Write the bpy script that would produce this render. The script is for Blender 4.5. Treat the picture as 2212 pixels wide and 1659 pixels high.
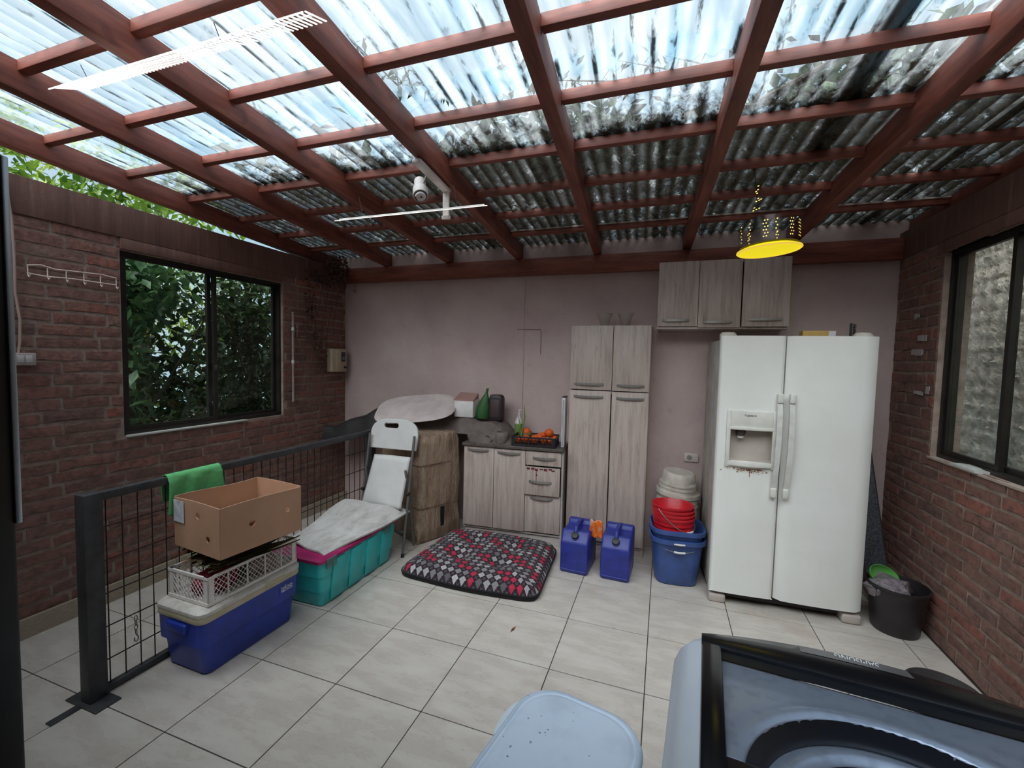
import bpy, bmesh, math, random
import numpy as np
from mathutils import Matrix, Vector, Euler
random.seed(7); rng = np.random.default_rng(7)
PI = math.pi
for o in list(bpy.data.objects): bpy.data.objects.remove(o)
S = bpy.context.scene; COL = S.collection

# ------------------------------------------------------------ camera, sky, sun, exposure
YAW, PITCH, ROLL = -0.33444, -0.05623, 0.02319
fw = Vector((math.sin(YAW)*math.cos(PITCH), math.cos(YAW)*math.cos(PITCH), math.sin(PITCH)))
rt = Vector((math.cos(YAW), -math.sin(YAW), 0)); up = rt.cross(fw)
r2 = rt*math.cos(ROLL) + up*math.sin(ROLL); u2 = -rt*math.sin(ROLL) + up*math.cos(ROLL)
cam = bpy.data.cameras.new('camera'); co = bpy.data.objects.new('camera', cam); COL.objects.link(co)
mw = Matrix.Identity(4)
for i in range(3):
    mw[i][0] = r2[i]; mw[i][1] = u2[i]; mw[i][2] = -fw[i]
mw[0][3], mw[1][3], mw[2][3] = 0.530, -2.2516, 1.6874
co.matrix_world = mw
cam.sensor_width = 36; cam.lens = 943.74/2212*36; cam.clip_start = 0.02
S.camera = co

SKY = 0.50
SUN = 6.0
EXPO = 0.86
w = bpy.data.worlds.new('sky'); S.world = w; w.use_nodes = True
nt = w.node_tree; nt.nodes.clear()
wo = nt.nodes.new('ShaderNodeOutputWorld'); bg = nt.nodes.new('ShaderNodeBackground')
tc = nt.nodes.new('ShaderNodeTexCoord'); nz = nt.nodes.new('ShaderNodeTexNoise')
nz.inputs['Scale'].default_value = 2.2; nz.inputs['Detail'].default_value = 4
cr = nt.nodes.new('ShaderNodeValToRGB')
cr.color_ramp.elements[0].position = .38; cr.color_ramp.elements[0].color = (.42, .68, .86, 1)
cr.color_ramp.elements[1].position = .62; cr.color_ramp.elements[1].color = (.86, .94, 1, 1)
nt.links.new(tc.outputs['Generated'], nz.inputs['Vector']); nt.links.new(nz.outputs[0], cr.inputs[0])
nt.links.new(cr.outputs[0], bg.inputs[0]); bg.inputs[1].default_value = SKY
nt.links.new(bg.outputs[0], wo.inputs[0])
sd = bpy.data.lights.new('sun', 'SUN'); sd.energy = SUN; sd.angle = math.radians(70); sd.color = (1, .945, .925)
so = bpy.data.objects.new('sun', sd); COL.objects.link(so)
so.rotation_euler = Vector((0.20, 0.82, -1)).to_track_quat('-Z', 'Y').to_euler(); so.location = (-1, -6, 8)
vs = S.view_settings; vs.view_transform = 'Standard'; vs.look = 'None'; vs.gamma = 1; vs.exposure = EXPO
vs.use_curve_mapping = False

# ------------------------------------------------------------ helpers
def lin(c):
    c = [x/255 for x in c]
    return tuple(x/12.92 if x <= .04045 else ((x+.055)/1.055)**2.4 for x in c) + (1,)
class NT:
    def __init__(s, name):
        s.m = bpy.data.materials.new(name); s.m.use_nodes = True; s.t = s.m.node_tree; s.t.nodes.clear()
        s.out = s.t.nodes.new('ShaderNodeOutputMaterial')
    def n(s, typ, ins=None, **p):
        k = s.t.nodes.new('ShaderNode'+typ)
        for a, b in p.items(): setattr(k, a, b)
        for a, b in (ins or {}).items():
            if isinstance(b, bpy.types.NodeSocket): s.t.links.new(b, k.inputs[a])
            else: k.inputs[a].default_value = b
        return k
    def math(s, op, a, b=0.0, c=0.0, clamp=False):
        return s.n('Math', {0: a, 1: b, 2: c}, operation=op, use_clamp=clamp).outputs[0]
    def mix(s, f, a, b):
        k = s.n('Mix', {0: f}, data_type='RGBA')
        for i, v in ((6, a), (7, b)):
            if isinstance(v, bpy.types.NodeSocket): s.t.links.new(v, k.inputs[i])
            else: k.inputs[i].default_value = v
        return k.outputs[2]
    def ramp(s, f, stops):
        k = s.n('ValToRGB', {0: f}); e = k.color_ramp.elements
        while len(e) < len(stops): e.new(.5)
        for i, (p, c) in enumerate(stops): e[i].position = p; e[i].color = c if len(c) == 4 else tuple(c)+(1,)
        return k.outputs[0]
    def noise(s, vec, scale, detail=3, rough=.55): return s.n('TexNoise', {'Vector': vec, 'Scale': scale, 'Detail': detail, 'Roughness': rough}).outputs[0]
    def coord(s, scale=(1, 1, 1), kind='Object'):
        c = s.n('TexCoord').outputs[kind]
        return s.n('Mapping', {'Vector': c, 'Scale': scale}).outputs[0]
    def geo(s, scale=(1, 1, 1)):
        return s.n('Mapping', {'Vector': s.n('NewGeometry').outputs['Position'], 'Scale': scale}).outputs[0]
    def bsdf(s, **ins):
        p = s.n('BsdfPrincipled', {k.replace('_', ' '): v for k, v in ins.items()}); return p
    def bump(s, h, dist=.01, strength=.5): return s.n('Bump', {'Height': h, 'Distance': dist, 'Strength': strength}).outputs[0]
    def done(s, sh): s.t.links.new(sh if isinstance(sh, bpy.types.NodeSocket) else sh.outputs[0], s.out.inputs[0]); return s.m
MATS = {}
def M(name, col, rough=.55, metal=0, col2=None, scale=9, bump=0, bscale=60, spec=.5, mask=(.35, .7), stretch=(1, 1, 1), emit=0, alpha=1, rnd=0, coat=0):
    if name in MATS: return MATS[name]
    t = NT(name); v = t.coord(stretch)
    a = lin(col); b = lin(col2) if col2 else tuple(x*.82 for x in a[:3])+(1,)
    c = t.mix(t.ramp(t.noise(v, scale, 4, .6), [(mask[0], (0, 0, 0)), (mask[1], (1, 1, 1))]), a, b)
    if rnd:
        r = t.n('ObjectInfo').outputs['Random']
        c = t.n('HueSaturation', {'Value': t.math('MULTIPLY_ADD', r, rnd*2, 1-rnd), 'Color': c}).outputs[0]
    ins = dict(Base_Color=c, Roughness=rough, Metallic=metal)
    if bump: ins['Normal'] = t.bump(t.noise(v, bscale, 5, .6), .01*bump, .6)
    if emit: ins['Emission_Color'] = a; ins['Emission_Strength'] = emit
    p = t.bsdf(**ins); p.inputs['Specular IOR Level'].default_value = spec; p.inputs['Alpha'].default_value = alpha
    p.inputs['Coat Weight'].default_value = coat
    MATS[name] = t.done(p); return MATS[name]

class MB:
    def __init__(s): s.v = []; s.f = []
    def add(s, vs, fs, mat=None):
        o = len(s.v)
        for p in vs: s.v.append(tuple(mat @ Vector(p)) if mat is not None else tuple(p))
        for f in fs: s.f.append(tuple(i+o for i in f))
        return s
    def box(s, c, d, rot=None):
        x, y, z = d[0]/2, d[1]/2, d[2]/2
        m = Matrix.Translation(c)
        if rot is not None: m = m @ Euler(rot).to_matrix().to_4x4()
        return s.add([(-x,-y,-z),(x,-y,-z),(x,y,-z),(-x,y,-z),(-x,-y,z),(x,-y,z),(x,y,z),(-x,y,z)],
                     [(0,3,2,1),(4,5,6,7),(0,1,5,4),(1,2,6,5),(2,3,7,6),(3,0,4,7)], m)
    def bb(s, x0, x1, y0, y1, z0, z1): return s.box(((x0+x1)/2, (y0+y1)/2, (z0+z1)/2), (x1-x0, y1-y0, z1-z0))
    def tube(s, pts, r, n=8, cap=True):
        pts = [Vector(p) for p in pts]; rr = r if isinstance(r, (list, tuple)) else [r]*len(pts)
        o = len(s.v); prev = None
        for i, p in enumerate(pts):
            d = (pts[min(i+1, len(pts)-1)]-pts[max(i-1, 0)]).normalized()
            if prev is None:
                a = Vector((0, 0, 1)) if abs(d.z) < .9 else Vector((1, 0, 0))
                u = d.cross(a).normalized()
            else:
                u = (prev-d*prev.dot(d)).normalized()
            prev = u; v = d.cross(u)
            for k in range(n):
                a = 2*PI*k/n; s.v.append(tuple(p+(u*math.cos(a)+v*math.sin(a))*rr[i]))
        for i in range(len(pts)-1):
            for k in range(n): s.f.append((o+i*n+k, o+i*n+(k+1) % n, o+(i+1)*n+(k+1) % n, o+(i+1)*n+k))
        if cap:
            s.f.append(tuple(o+k for k in range(n-1, -1, -1))); e = o+(len(pts)-1)*n; s.f.append(tuple(e+k for k in range(n)))
        return s
    def lathe(s, prof, c=(0, 0, 0), n=32, sx=1, sy=1, sq=2.0, mat=None, cap=False):
        # prof [(r,z)], sq: superellipse exponent (2 = round, 4 = rounded square)
        vs = []; fs = []
        for r, z in prof:
            for k in range(n):
                a = 2*PI*k/n; ca, sa = math.cos(a), math.sin(a)
                q = (abs(ca)**sq+abs(sa)**sq)**(-1/sq)
                vs.append((c[0]+r*q*ca*sx, c[1]+r*q*sa*sy, c[2]+z))
        for i in range(len(prof)-1):
            for k in range(n): fs.append((i*n+k, i*n+(k+1) % n, (i+1)*n+(k+1) % n, (i+1)*n+k))
        if cap: fs.append(tuple(range(n-1, -1, -1))); fs.append(tuple((len(prof)-1)*n+k for k in range(n)))
        return s.add(vs, fs, mat)
    def prism(s, poly, h, mat=None):
        n = len(poly); vs = [(x, y, 0) for x, y in poly]+[(x, y, h) for x, y in poly]
        fs = [tuple(range(n-1, -1, -1)), tuple(range(n, 2*n))]+[(i, (i+1) % n, n+(i+1) % n, n+i) for i in range(n)]
        return s.add(vs, fs, mat)
    def grid(s, fn, nu, nv, thick=None):
        # fn(u,v)->point ; optional thickness along -z
        vs = [fn(i/nu, j/nv) for j in range(nv+1) for i in range(nu+1)]; W = nu+1
        fs = [(j*W+i, j*W+i+1, (j+1)*W+i+1, (j+1)*W+i) for j in range(nv) for i in range(nu)]
        if thick:
            o = len(vs); vs += [(x, y, z-thick) for x, y, z in vs]
            fs += [tuple(o+k for k in reversed(f)) for f in fs[:nu*nv]]
            ring = [i for i in range(W)]+[j*W+nu for j in range(1, nv+1)]+[nv*W+i for i in range(nu-1, -1, -1)]+[j*W for j in range(nv-1, 0, -1)]
            for a, b in zip(ring, ring[1:]+ring[:1]): fs.append((b, a, o+a, o+b))
        return s.add(vs, fs)
    def mesh(s, bevel=0, seg=2, smooth=35, merge=False, fix=True):
        me = bpy.data.meshes.new('m'); me.from_pydata(s.v, [], s.f)
        bm = bmesh.new(); bm.from_mesh(me)
        if merge: bmesh.ops.remove_doubles(bm, verts=bm.verts, dist=1e-5)
        if fix: bmesh.ops.recalc_face_normals(bm, faces=bm.faces)
        if bevel:
            ed = [e for e in bm.edges if len(e.link_faces) == 2 and e.calc_face_angle(0) > .5]
            bmesh.ops.bevel(bm, geom=ed, offset=bevel, segments=seg, profile=.5, affect='EDGES', clamp_overlap=True)
        bm.to_mesh(me); bm.free()
        if smooth:
            me.polygons.foreach_set('use_smooth', [True]*len(me.polygons)); me.set_sharp_from_angle(angle=math.radians(smooth))
        return me
    def build(s, name, mat, parent=None, bevel=0, seg=2, smooth=35, merge=False, fix=True):
        return mkobj(name, s.mesh(bevel, seg, smooth, merge, fix), mat, parent)
def mkobj(name, me, mat, parent=None):
    me.name = name
    if mat and not me.materials: me.materials.append(mat)
    o = bpy.data.objects.new(name, me); COL.objects.link(o)
    if parent is not None: o.parent = parent
    return o
def tag(o, label, cat, group=None):
    o['label'] = label; o['category'] = cat
    if group: o['group'] = group
    return o
def thing(name, label, cat, loc=(0, 0, 0), rz=0, group=None, rot=None):
    o = bpy.data.objects.new(name, None); COL.objects.link(o); o.empty_display_size = .05
    o.location = loc; o.rotation_euler = rot if rot else (0, 0, rz)
    return tag(o, label, cat, group)
def struct(o): o['kind'] = 'structure'; return o
def empty_struct(name, loc=(0, 0, 0)):
    o = bpy.data.objects.new(name, None); COL.objects.link(o); o.location = loc; return struct(o)
def textmesh(txt, size, ext=.0006, shear=0):
    c = bpy.data.curves.new('t', 'FONT'); c.body = txt; c.size = size; c.extrude = ext; c.align_x = 'CENTER'; c.align_y = 'CENTER'; c.shear = shear; c.resolution_u = 3
    o = bpy.data.objects.new('t', c); COL.objects.link(o)
    bpy.context.view_layer.update()
    me = bpy.data.meshes.new_from_object(o.evaluated_get(bpy.context.evaluated_depsgraph_get()))
    bpy.data.objects.remove(o); return me
def leafmesh(centers, size, aspect=2.2, droop=.3, jitter=.35, flat=False, normal_up=None):
    """one mesh of folded leaves, numpy; centers (n,3)"""
    n = len(centers); s = size*(1+jitter*(rng.random(n)*2-1)); a = rng.random(n)*2*PI
    tilt = (rng.random(n)-.5)*(.5 if flat else 2.4)-(0 if flat else droop); rollv = (rng.random(n)-.5)*(.4 if flat else 1.8)
    d = np.stack([np.cos(a)*np.cos(tilt), np.sin(a)*np.cos(tilt), np.sin(tilt)], 1)
    h = np.stack([-np.sin(a), np.cos(a), np.zeros(n)], 1); nn = np.cross(d, h)
    sd_ = h*np.cos(rollv)[:, None]+nn*np.sin(rollv)[:, None]; up_ = np.cross(d, sd_)
    L = s[:, None]; W = (s/aspect)[:, None]
    base = centers; tip = centers+d*L; m1 = centers+d*L*.45+sd_*W*.5+up_*W*.15; m2 = centers+d*L*.45-sd_*W*.5+up_*W*.15; mid = centers+d*L*.5
    V = np.stack([base, m1, tip, m2, mid], 1).reshape(-1, 3)
    F = np.array([[0, 1, 4], [1, 2, 4], [2, 3, 4], [3, 0, 4]])[None]+5*np.arange(n)[:, None, None]
    F = F.reshape(-1, 3); me = bpy.data.meshes.new('leaves')
    me.vertices.add(len(V)); me.vertices.foreach_set('co', V.ravel())
    me.loops.add(F.size); me.loops.foreach_set('vertex_index', F.ravel().astype(np.int32))
    me.polygons.add(len(F)); me.polygons.foreach_set('loop_start', np.arange(0, F.size, 3, dtype=np.int32))
    me.update(calc_edges=True); me.validate(); return me
def hnoise(x, y, sc=1.0, seed=0):
    return (math.sin(x*3.1*sc+seed)+math.sin(y*2.7*sc+seed*1.7)+math.sin((x+y)*4.3*sc+seed*.6)+math.sin((x-y)*5.9*sc+seed*2.3))/4
# ------------------------------------------------------------ materials of the setting
def mat_paintwood():
    t = NT('red_stained_wood'); v = t.coord((9, 1.2, 9)); n = t.noise(v, 3, 5, .65)
    c = t.ramp(n, [(.3, lin((98, 50, 41))), (.55, lin((132, 72, 58))), (.75, lin((152, 90, 73)))])
    kn = t.ramp(t.noise(t.coord((3, 3, 3)), 2.3, 2), [(.66, (0, 0, 0)), (.72, (1, 1, 1))])
    c = t.mix(t.math('MULTIPLY', kn, .5), c, lin((84, 36, 30)))
    return t.done(t.bsdf(Base_Color=c, Roughness=.55, Normal=t.bump(n, .002, .4)))
WOOD = mat_paintwood()
def mat_paintwood_x():
    t = NT('red_stained_wood_batten'); v = t.geo((1.2, 9, 9)); n = t.noise(v, 3, 5, .65)
    c = t.ramp(n, [(.3, lin((98, 50, 41))), (.55, lin((132, 72, 58))), (.75, lin((152, 90, 73)))])
    return t.done(t.bsdf(Base_Color=c, Roughness=.55, Normal=t.bump(n, .002, .4)))
WOODX = mat_paintwood_x()
def mat_brick():
    t = NT('brick_clay'); v = t.geo(); r = t.n('ObjectInfo').outputs['Random']
    c = t.ramp(r, [(0, lin((124, 92, 83))), (.35, lin((142, 98, 87))), (.6, lin((136, 103, 93))), (.85, lin((154, 96, 82))), (1, lin((118, 92, 86)))])
    n = t.noise(v, 26, 5, .65); c = t.mix(t.ramp(n, [(.42, (0, 0, 0)), (.75, (1, 1, 1))]), c, lin((88, 66, 61)))
    n2 = t.noise(v, 7, 4, .6); c = t.mix(t.math('MULTIPLY', t.ramp(n2, [(.55, (0, 0, 0)), (.7, (1, 1, 1))]), .45), c, lin((132, 112, 102)))
    return t.done(t.bsdf(Base_Color=c, Roughness=.85, Normal=t.bump(n, .012, .8)))
BRICK = mat_brick()
MORTAR = M('mortar', (166, 145, 133), .95, col2=(130, 110, 101), scale=12, bump=1.5, bscale=45)
def mat_concrete():
    t = NT('painted_concrete_band'); v = t.geo((14, 14, 1.0)); n = t.noise(v, 1.6, 5, .7)
    c = t.ramp(n, [(.35, lin((92, 64, 56))), (.6, lin((112, 80, 70))), (.78, lin((136, 106, 94)))])
    return t.done(t.bsdf(Base_Color=c, Roughness=.8, Normal=t.bump(t.noise(t.geo(), 50, 4), .004, .5)))
CONC = mat_concrete()
def mat_plaster():
    t = NT('old_plaster'); v = t.geo(); n = t.noise(v, 1.5, 5, .6)
    c = t.ramp(n, [(.3, lin((180, 158, 154))), (.5, lin((193, 172, 167))), (.7, lin((203, 184, 179)))])
    n2 = t.noise(v, 9, 6, .7); c = t.mix(t.math('MULTIPLY', t.ramp(n2, [(.58, (0, 0, 0)), (.8, (1, 1, 1))]), .35), c, lin((120, 104, 100)))
    return t.done(t.bsdf(Base_Color=c, Roughness=.9, Normal=t.bump(t.noise(v, 30, 6, .65), .006, .7)))
PLASTER = mat_plaster()
def mat_tile():
    t = NT('floor_tile_marbled'); r = t.n('ObjectInfo').outputs['Random']
    off = t.n('CombineXYZ', {0: t.math('MULTIPLY', r, 37.0), 1: t.math('MULTIPLY', r, 91.0)}).outputs[0]
    v = t.n('VectorMath', {0: t.n('NewGeometry').outputs['Position'], 1: off}, operation='ADD').outputs[0]
    w1 = t.n('Mapping', {'Vector': v, 'Scale': (2.2, 7, 1), 'Rotation': (0, 0, .5)}).outputs[0]
    n = t.noise(w1, 1.6, 6, .62); n2 = t.noise(v, 22, 4, .6)
    c = t.ramp(n, [(.32, lin((184, 174, 165))), (.5, lin((196, 187, 178))), (.68, lin((204, 196, 187)))])
    vein = t.ramp(t.math('ABSOLUTE', t.math('SUBTRACT', n, .47)), [(.0, (1, 1, 1)), (.018, (0, 0, 0))])
    c = t.mix(t.math('MULTIPLY', vein, .22), c, lin((150, 136, 118)))
    c = t.mix(t.math('MULTIPLY', t.ramp(n2, [(.6, (0, 0, 0)), (.75, (1, 1, 1))]), .25), c, lin((150, 140, 128)))
    g = t.n('NewGeometry').outputs['Position']; st = t.noise(g, 1.6, 6, .68)
    c = t.mix(t.math('MULTIPLY', t.ramp(st, [(.55, (0, 0, 0)), (.72, (1, 1, 1))]), .45), c, lin((158, 138, 122)))
    sp = t.noise(g, 38, 2, .5); c = t.mix(t.ramp(sp, [(.76, (0, 0, 0)), (.79, (1, 1, 1))]), c, lin((84, 74, 66)))
    return t.done(t.bsdf(Base_Color=c, Roughness=.38, Normal=t.bump(n2, .0015, .3)))
TILE = mat_tile()
GROUT = M('grout', (70, 62, 58), .95)
ALU = M('dark_bronze_aluminium', (58, 54, 50), .4, .5, col2=(44, 41, 38))
def mat_glass():
    t = NT('window_glass'); f = t.math('MULTIPLY', t.n('Fresnel', {'IOR': 1.45}).outputs[0], t.math('SUBTRACT', 1.0, t.n('NewGeometry').outputs['Backfacing']))
    return t.done(t.n('MixShader', {0: t.math('MULTIPLY', f, .6, clamp=True), 1: t.n('BsdfTransparent', {'Color': (.86, .92, .9, 1)}).outputs[0], 2: t.n('BsdfGlossy', {'Roughness': .03}).outputs[0]}))
GLASS = mat_glass()
def mat_sheet():
    t = NT('corrugated_polycarbonate'); P = t.n('NewGeometry').outputs['Position']
    sx = t.n('SeparateXYZ', {0: P}); X, Y = sx.outputs[0], sx.outputs[1]
    xr = t.math('ADD', X, t.math('MULTIPLY', Y, .049))
    crest = t.math('MULTIPLY_ADD', t.math('COSINE', t.math('MULTIPLY', xr, 2*PI/.076)), .5, .5)
    valley = t.math('SUBTRACT', 1.0, crest)
    n1 = t.noise(t.geo((13, 2.6, 1)), 1.2, 5, .7); n2 = t.noise(t.geo((5, 2.2, 1)), 1.7, 6, .72); n3 = t.noise(t.geo(), 26, 4, .7)
    streak = t.math('MULTIPLY', t.ramp(valley, [(.78, (0, 0, 0)), (.97, (1, 1, 1))]), t.ramp(n1, [(.50, (0, 0, 0)), (.60, (1, 1, 1))]))
    back = t.ramp(t.math('MULTIPLY_ADD', Y, .5, .5), [(.36, (0, 0, 0)), (.62, (1, 1, 1))])      # low end darker: washed-down debris plus tree shade put into the colour
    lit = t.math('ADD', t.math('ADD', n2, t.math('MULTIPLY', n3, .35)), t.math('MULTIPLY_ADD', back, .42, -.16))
    litter = t.ramp(t.math('ADD', lit, t.math('MULTIPLY', valley, .10)), [(.70, (0, 0, 0)), (.90, (1, 1, 1))])  # litter mask also carries the painted tree shade
    dirt_shade = t.math('MAXIMUM', t.math('MULTIPLY', streak, .85), t.math('MULTIPLY', litter, t.math('MULTIPLY_ADD', valley, .14, .855)), clamp=True)
    tcol = t.mix(crest, (.62, .76, .83, 1), (.88, .95, .98, 1))
    tr = t.n('BsdfTransparent', {'Color': tcol}); tl = t.n('BsdfTranslucent', {'Color': (.80, .88, .92, 1)})
    milky = t.math('MULTIPLY_ADD', t.ramp(t.noise(t.geo((7, 1.2, 1)), 1.3, 4, .6), [(.4, (0, 0, 0)), (.65, (1, 1, 1))]), .22, .07)
    a = t.n('MixShader', {0: milky, 1: tr.outputs[0], 2: tl.outputs[0]})
    gl = t.n('BsdfGlossy', {'Roughness': .35, 'Color': (.9, .95, 1, 1)})
    a = t.n('MixShader', {0: .03, 1: a.outputs[0], 2: gl.outputs[0]})
    dc = t.ramp(n3, [(.3, lin((40, 35, 30))), (.6, lin((80, 74, 62))), (.8, lin((122, 114, 98)))])
    d = t.n('MixShader', {0: .05, 1: t.n('BsdfDiffuse', {'Color': dc}).outputs[0], 2: t.n('BsdfTranslucent', {'Color': dc}).outputs[0]})
    return t.done(t.n('MixShader', {0: dirt_shade, 1: a.outputs[0], 2: d.outputs[0]}))
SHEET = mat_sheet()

# ------------------------------------------------------------ floor
fl = MB().bb(-3.1, 2.3, -1.95, 1.9, -.12, -.0035).build('floor', GROUT); struct(fl)
XL, XR, YB, YH = -2.93, 2.17, 1.87, -1.95
tile_me = MB().box((0, 0, -.006), (1, 1, .012)).mesh(bevel=0, smooth=0); tile_me.materials.append(TILE)
for i in range(-6, 5):
    for j in range(-4, 4):
        x0, x1 = max(i*.5, XL), min(i*.5+.5, XR); y0, y1 = max(j*.5, YH), min(j*.5+.5, YB)
        if x1-x0 < .03 or y1-y0 < .03: continue
        o = bpy.data.objects.new('tile', tile_me); COL.objects.link(o); o.parent = fl
        g = .0055
        o.location = ((x0+x1)/2, (y0+y1)/2, random.uniform(-.0006, .0004)); o.scale = (x1-x0-g, y1-y0-g, 1)

# ------------------------------------------------------------ brick walls
def brick_variant():
    m = MB(); nu, nv = 4, 2
    vs = []
    for j in range(nv+1):
        for i in range(nu+1):
            e = (i in (0, nu)) or (j in (0, nv))
            vs.append((random.uniform(-.28, .05) if e else random.uniform(-.08, .30),
                       -.5+i/nu+(random.uniform(-.012, .012)), -.5+j/nv+(random.uniform(-.10, .07))))
    W = nu+1; fs = [(j*W+i, j*W+i+1, (j+1)*W+i+1, (j+1)*W+i) for j in range(nv) for i in range(nu)]
    o = len(vs); vs += [(-2, -.5, -.5), (-2, .5, -.5), (-2, .5, .5), (-2, -.5, .5)]
    fs += [(o, o+1)+tuple(range(nu, -1, -1)), (o+1, o+2)+tuple(j*W+nu for j in range(nv, -1, -1)), (o+2, o+3)+tuple(nv*W+i for i in range(nu+1)), (o+3, o)+tuple(j*W for j in range(nv+1))]
    m.add(vs, fs); me = m.mesh(smooth=40); me.materials.append(BRICK); return me
BV = [brick_variant() for _ in range(7)]
def lay(parent, X, sgn, y0, y1, z0, z1, holes, h=.0755, L=.30):
    k = 0; z = z0
    while z+h*.6 < z1:
        zc = z+h/2; spans = [(y0, y1)]
        for (a, b, c, d) in holes:
            if c-.005 < zc < d+.005: spans = [s for p, q in spans for s in ((p, min(q, a)), (max(p, b), q)) if s[1]-s[0] > .04]
        for p, q in spans:
            y = p-random.uniform(0, L)*.9 if k % 2 else p-random.uniform(0, L*.5)
            while y < q:
                ln = L*random.uniform(.8, 1.12); a, b = max(y, p), min(y+ln, q)
                if b-a > .05:
                    o = bpy.data.objects.new('brick', random.choice(BV)); COL.objects.link(o); o.parent = parent
                    o.location = (X, (a+b)/2, zc+random.uniform(-.004, .004)); o.scale = (.007*random.uniform(.5, 1.5), b-a-.018, h-.019)
                    o.rotation_euler = (random.uniform(-.012, .012), 0, 0 if sgn > 0 else PI)
                y += ln
        z += h; k += 1
def wall_with_hole(name, xa, xb, y0, y1, z1, hy0, hy1, hz0, hz1):
    m = MB().bb(xa, xb, y0, hy0, 0, z1).bb(xa, xb, hy1, y1, 0, z1).bb(xa, xb, hy0, hy1, 0, hz0).bb(xa, xb, hy0, hy1, hz1, z1)
    return struct(m.build(name, MORTAR, smooth=0))
LW = wall_with_hole('wall_left', -3.09, XL-.012, -1.95, YB, 2.44, -.32, 1.0, 1.10, 2.36)
lay(LW, XL-.006, 1, -1.2, YB, .03, 2.44, [(-.32, 1.0, 1.10, 2.40)])
MB().bb(-3.10, XL+.004, -1.95, YB, 2.44, 2.655).bb(-3.10, XL+.004, -.32, 1.0, 2.365, 2.44).build('concrete_band', CONC, LW, bevel=.006)
RW = wall_with_hole('wall_right', XR+.012, 2.33, -1.95, YB, 2.50, .30, 1.30, 1.12, 2.43)
lay(RW, XR+.006, -1, -.7, YB, .0, 2.50, [(.30, 1.30, 1.12, 2.44)])
MB().bb(XR-.004, 2.34, -1.95, YB, 2.50, 2.70).bb(XR-.004, 2.34, .25, 1.36, 2.43, 2.50).build('concrete_band', CONC, RW, bevel=.006)
# skirting tiles along the brick wall on the left
BB = empty_struct('baseboard_left')
SK = M('skirting_tile', (176, 162, 142), .45, col2=(150, 136, 118), scale=14)
sk_me = MB().box((0, 0, 0), (1, 1, 1)).mesh(smooth=0); sk_me.materials.append(SK)
for j in range(-4, 4):
    y0, y1 = max(j*.5-.02, -1.95), min(j*.5+.48, YB)
    o = bpy.data.objects.new('skirting_tile', sk_me); COL.objects.link(o); o.parent = BB
    o.location = (XL+.012, (y0+y1)/2, .058); o.scale = (.022, y1-y0-.006, .116)
# back wall, plastered, with chased strip, old cable and cracks
BWm = MB()
def bwf(u, v):
    x, z = -3.09+5.42*u, 2.80*v
    return (x, YB+.0035*hnoise(x*2, z*2, 1, 3), z)
BWm.grid(bwf, 60, 30).bb(-3.09, 2.33, YB+.006, YB+.14, 0, 2.80)
BW = struct(BWm.build('wall_back', PLASTER, smooth=60, fix=False))
MB().bb(-.80, -.785, YB-.008, YB+.01, 1.12, 2.49).build('plaster_ridge', PLASTER, BW, bevel=.003)
# house wall behind the panes and the room the picture is taken from
RENDER = M('house_render', (172, 160, 150), .9, bump=.6)
HW = MB().bb(-3.09, -.33, -2.06, -1.955, 0, 2.86).bb(1.55, 2.33, -2.06, -1.955, 0, 2.86).bb(-.33, 1.55, -2.06, -1.955, 0, .98).bb(-.33, 1.55, -2.06, -1.955, 2.34, 2.86)
struct(HW.build('wall_front', RENDER, smooth=0))
ROOM = M('room_paint', (150, 140, 130), .9)
struct(MB().bb(-2, -1.9, -4.6, -2.07, 0, 2.42).bb(2.6, 2.7, -4.6, -2.07, 0, 2.42).bb(-2, 2.7, -4.7, -4.6, 0, 2.42).build('wall_room', ROOM, smooth=0))
struct(MB().bb(-2, 2.7, -4.7, -2.07, 2.42, 2.5).build('ceiling_room', ROOM, smooth=0))
struct(MB().bb(-2, 2.7, -4.7, -2.07, -.1, 0).build('floor_room', M('room_floor', (120, 96, 78), .5), smooth=0))
W3 = empty_struct('window_3')
MB().bb(-.345, -.272, -2.05, -1.93, .98, 2.34).build('jamb', ALU, W3, bevel=.004)
MB().bb(-.272, 1.55, -2.05, -1.95, .98, 1.03).build('bottom_track', ALU, W3, bevel=.003)
MB().bb(-.272, 1.55, -2.05, -1.95, 2.29, 2.34).build('top_track', ALU, W3, bevel=.003)
MB().bb(1.48, 1.55, -2.05, -1.95, 1.03, 2.29).build('jamb', ALU, W3, bevel=.004)
MB().bb(-.2745, -.2685, -1.932, -1.925, 1.455, 1.93).build('edge_reflection', M('pale_reflection', (198, 204, 208), .35, .6), W3, bevel=.002)  # pale strip stands in for the reflection on the jamb's inner edge

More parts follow.
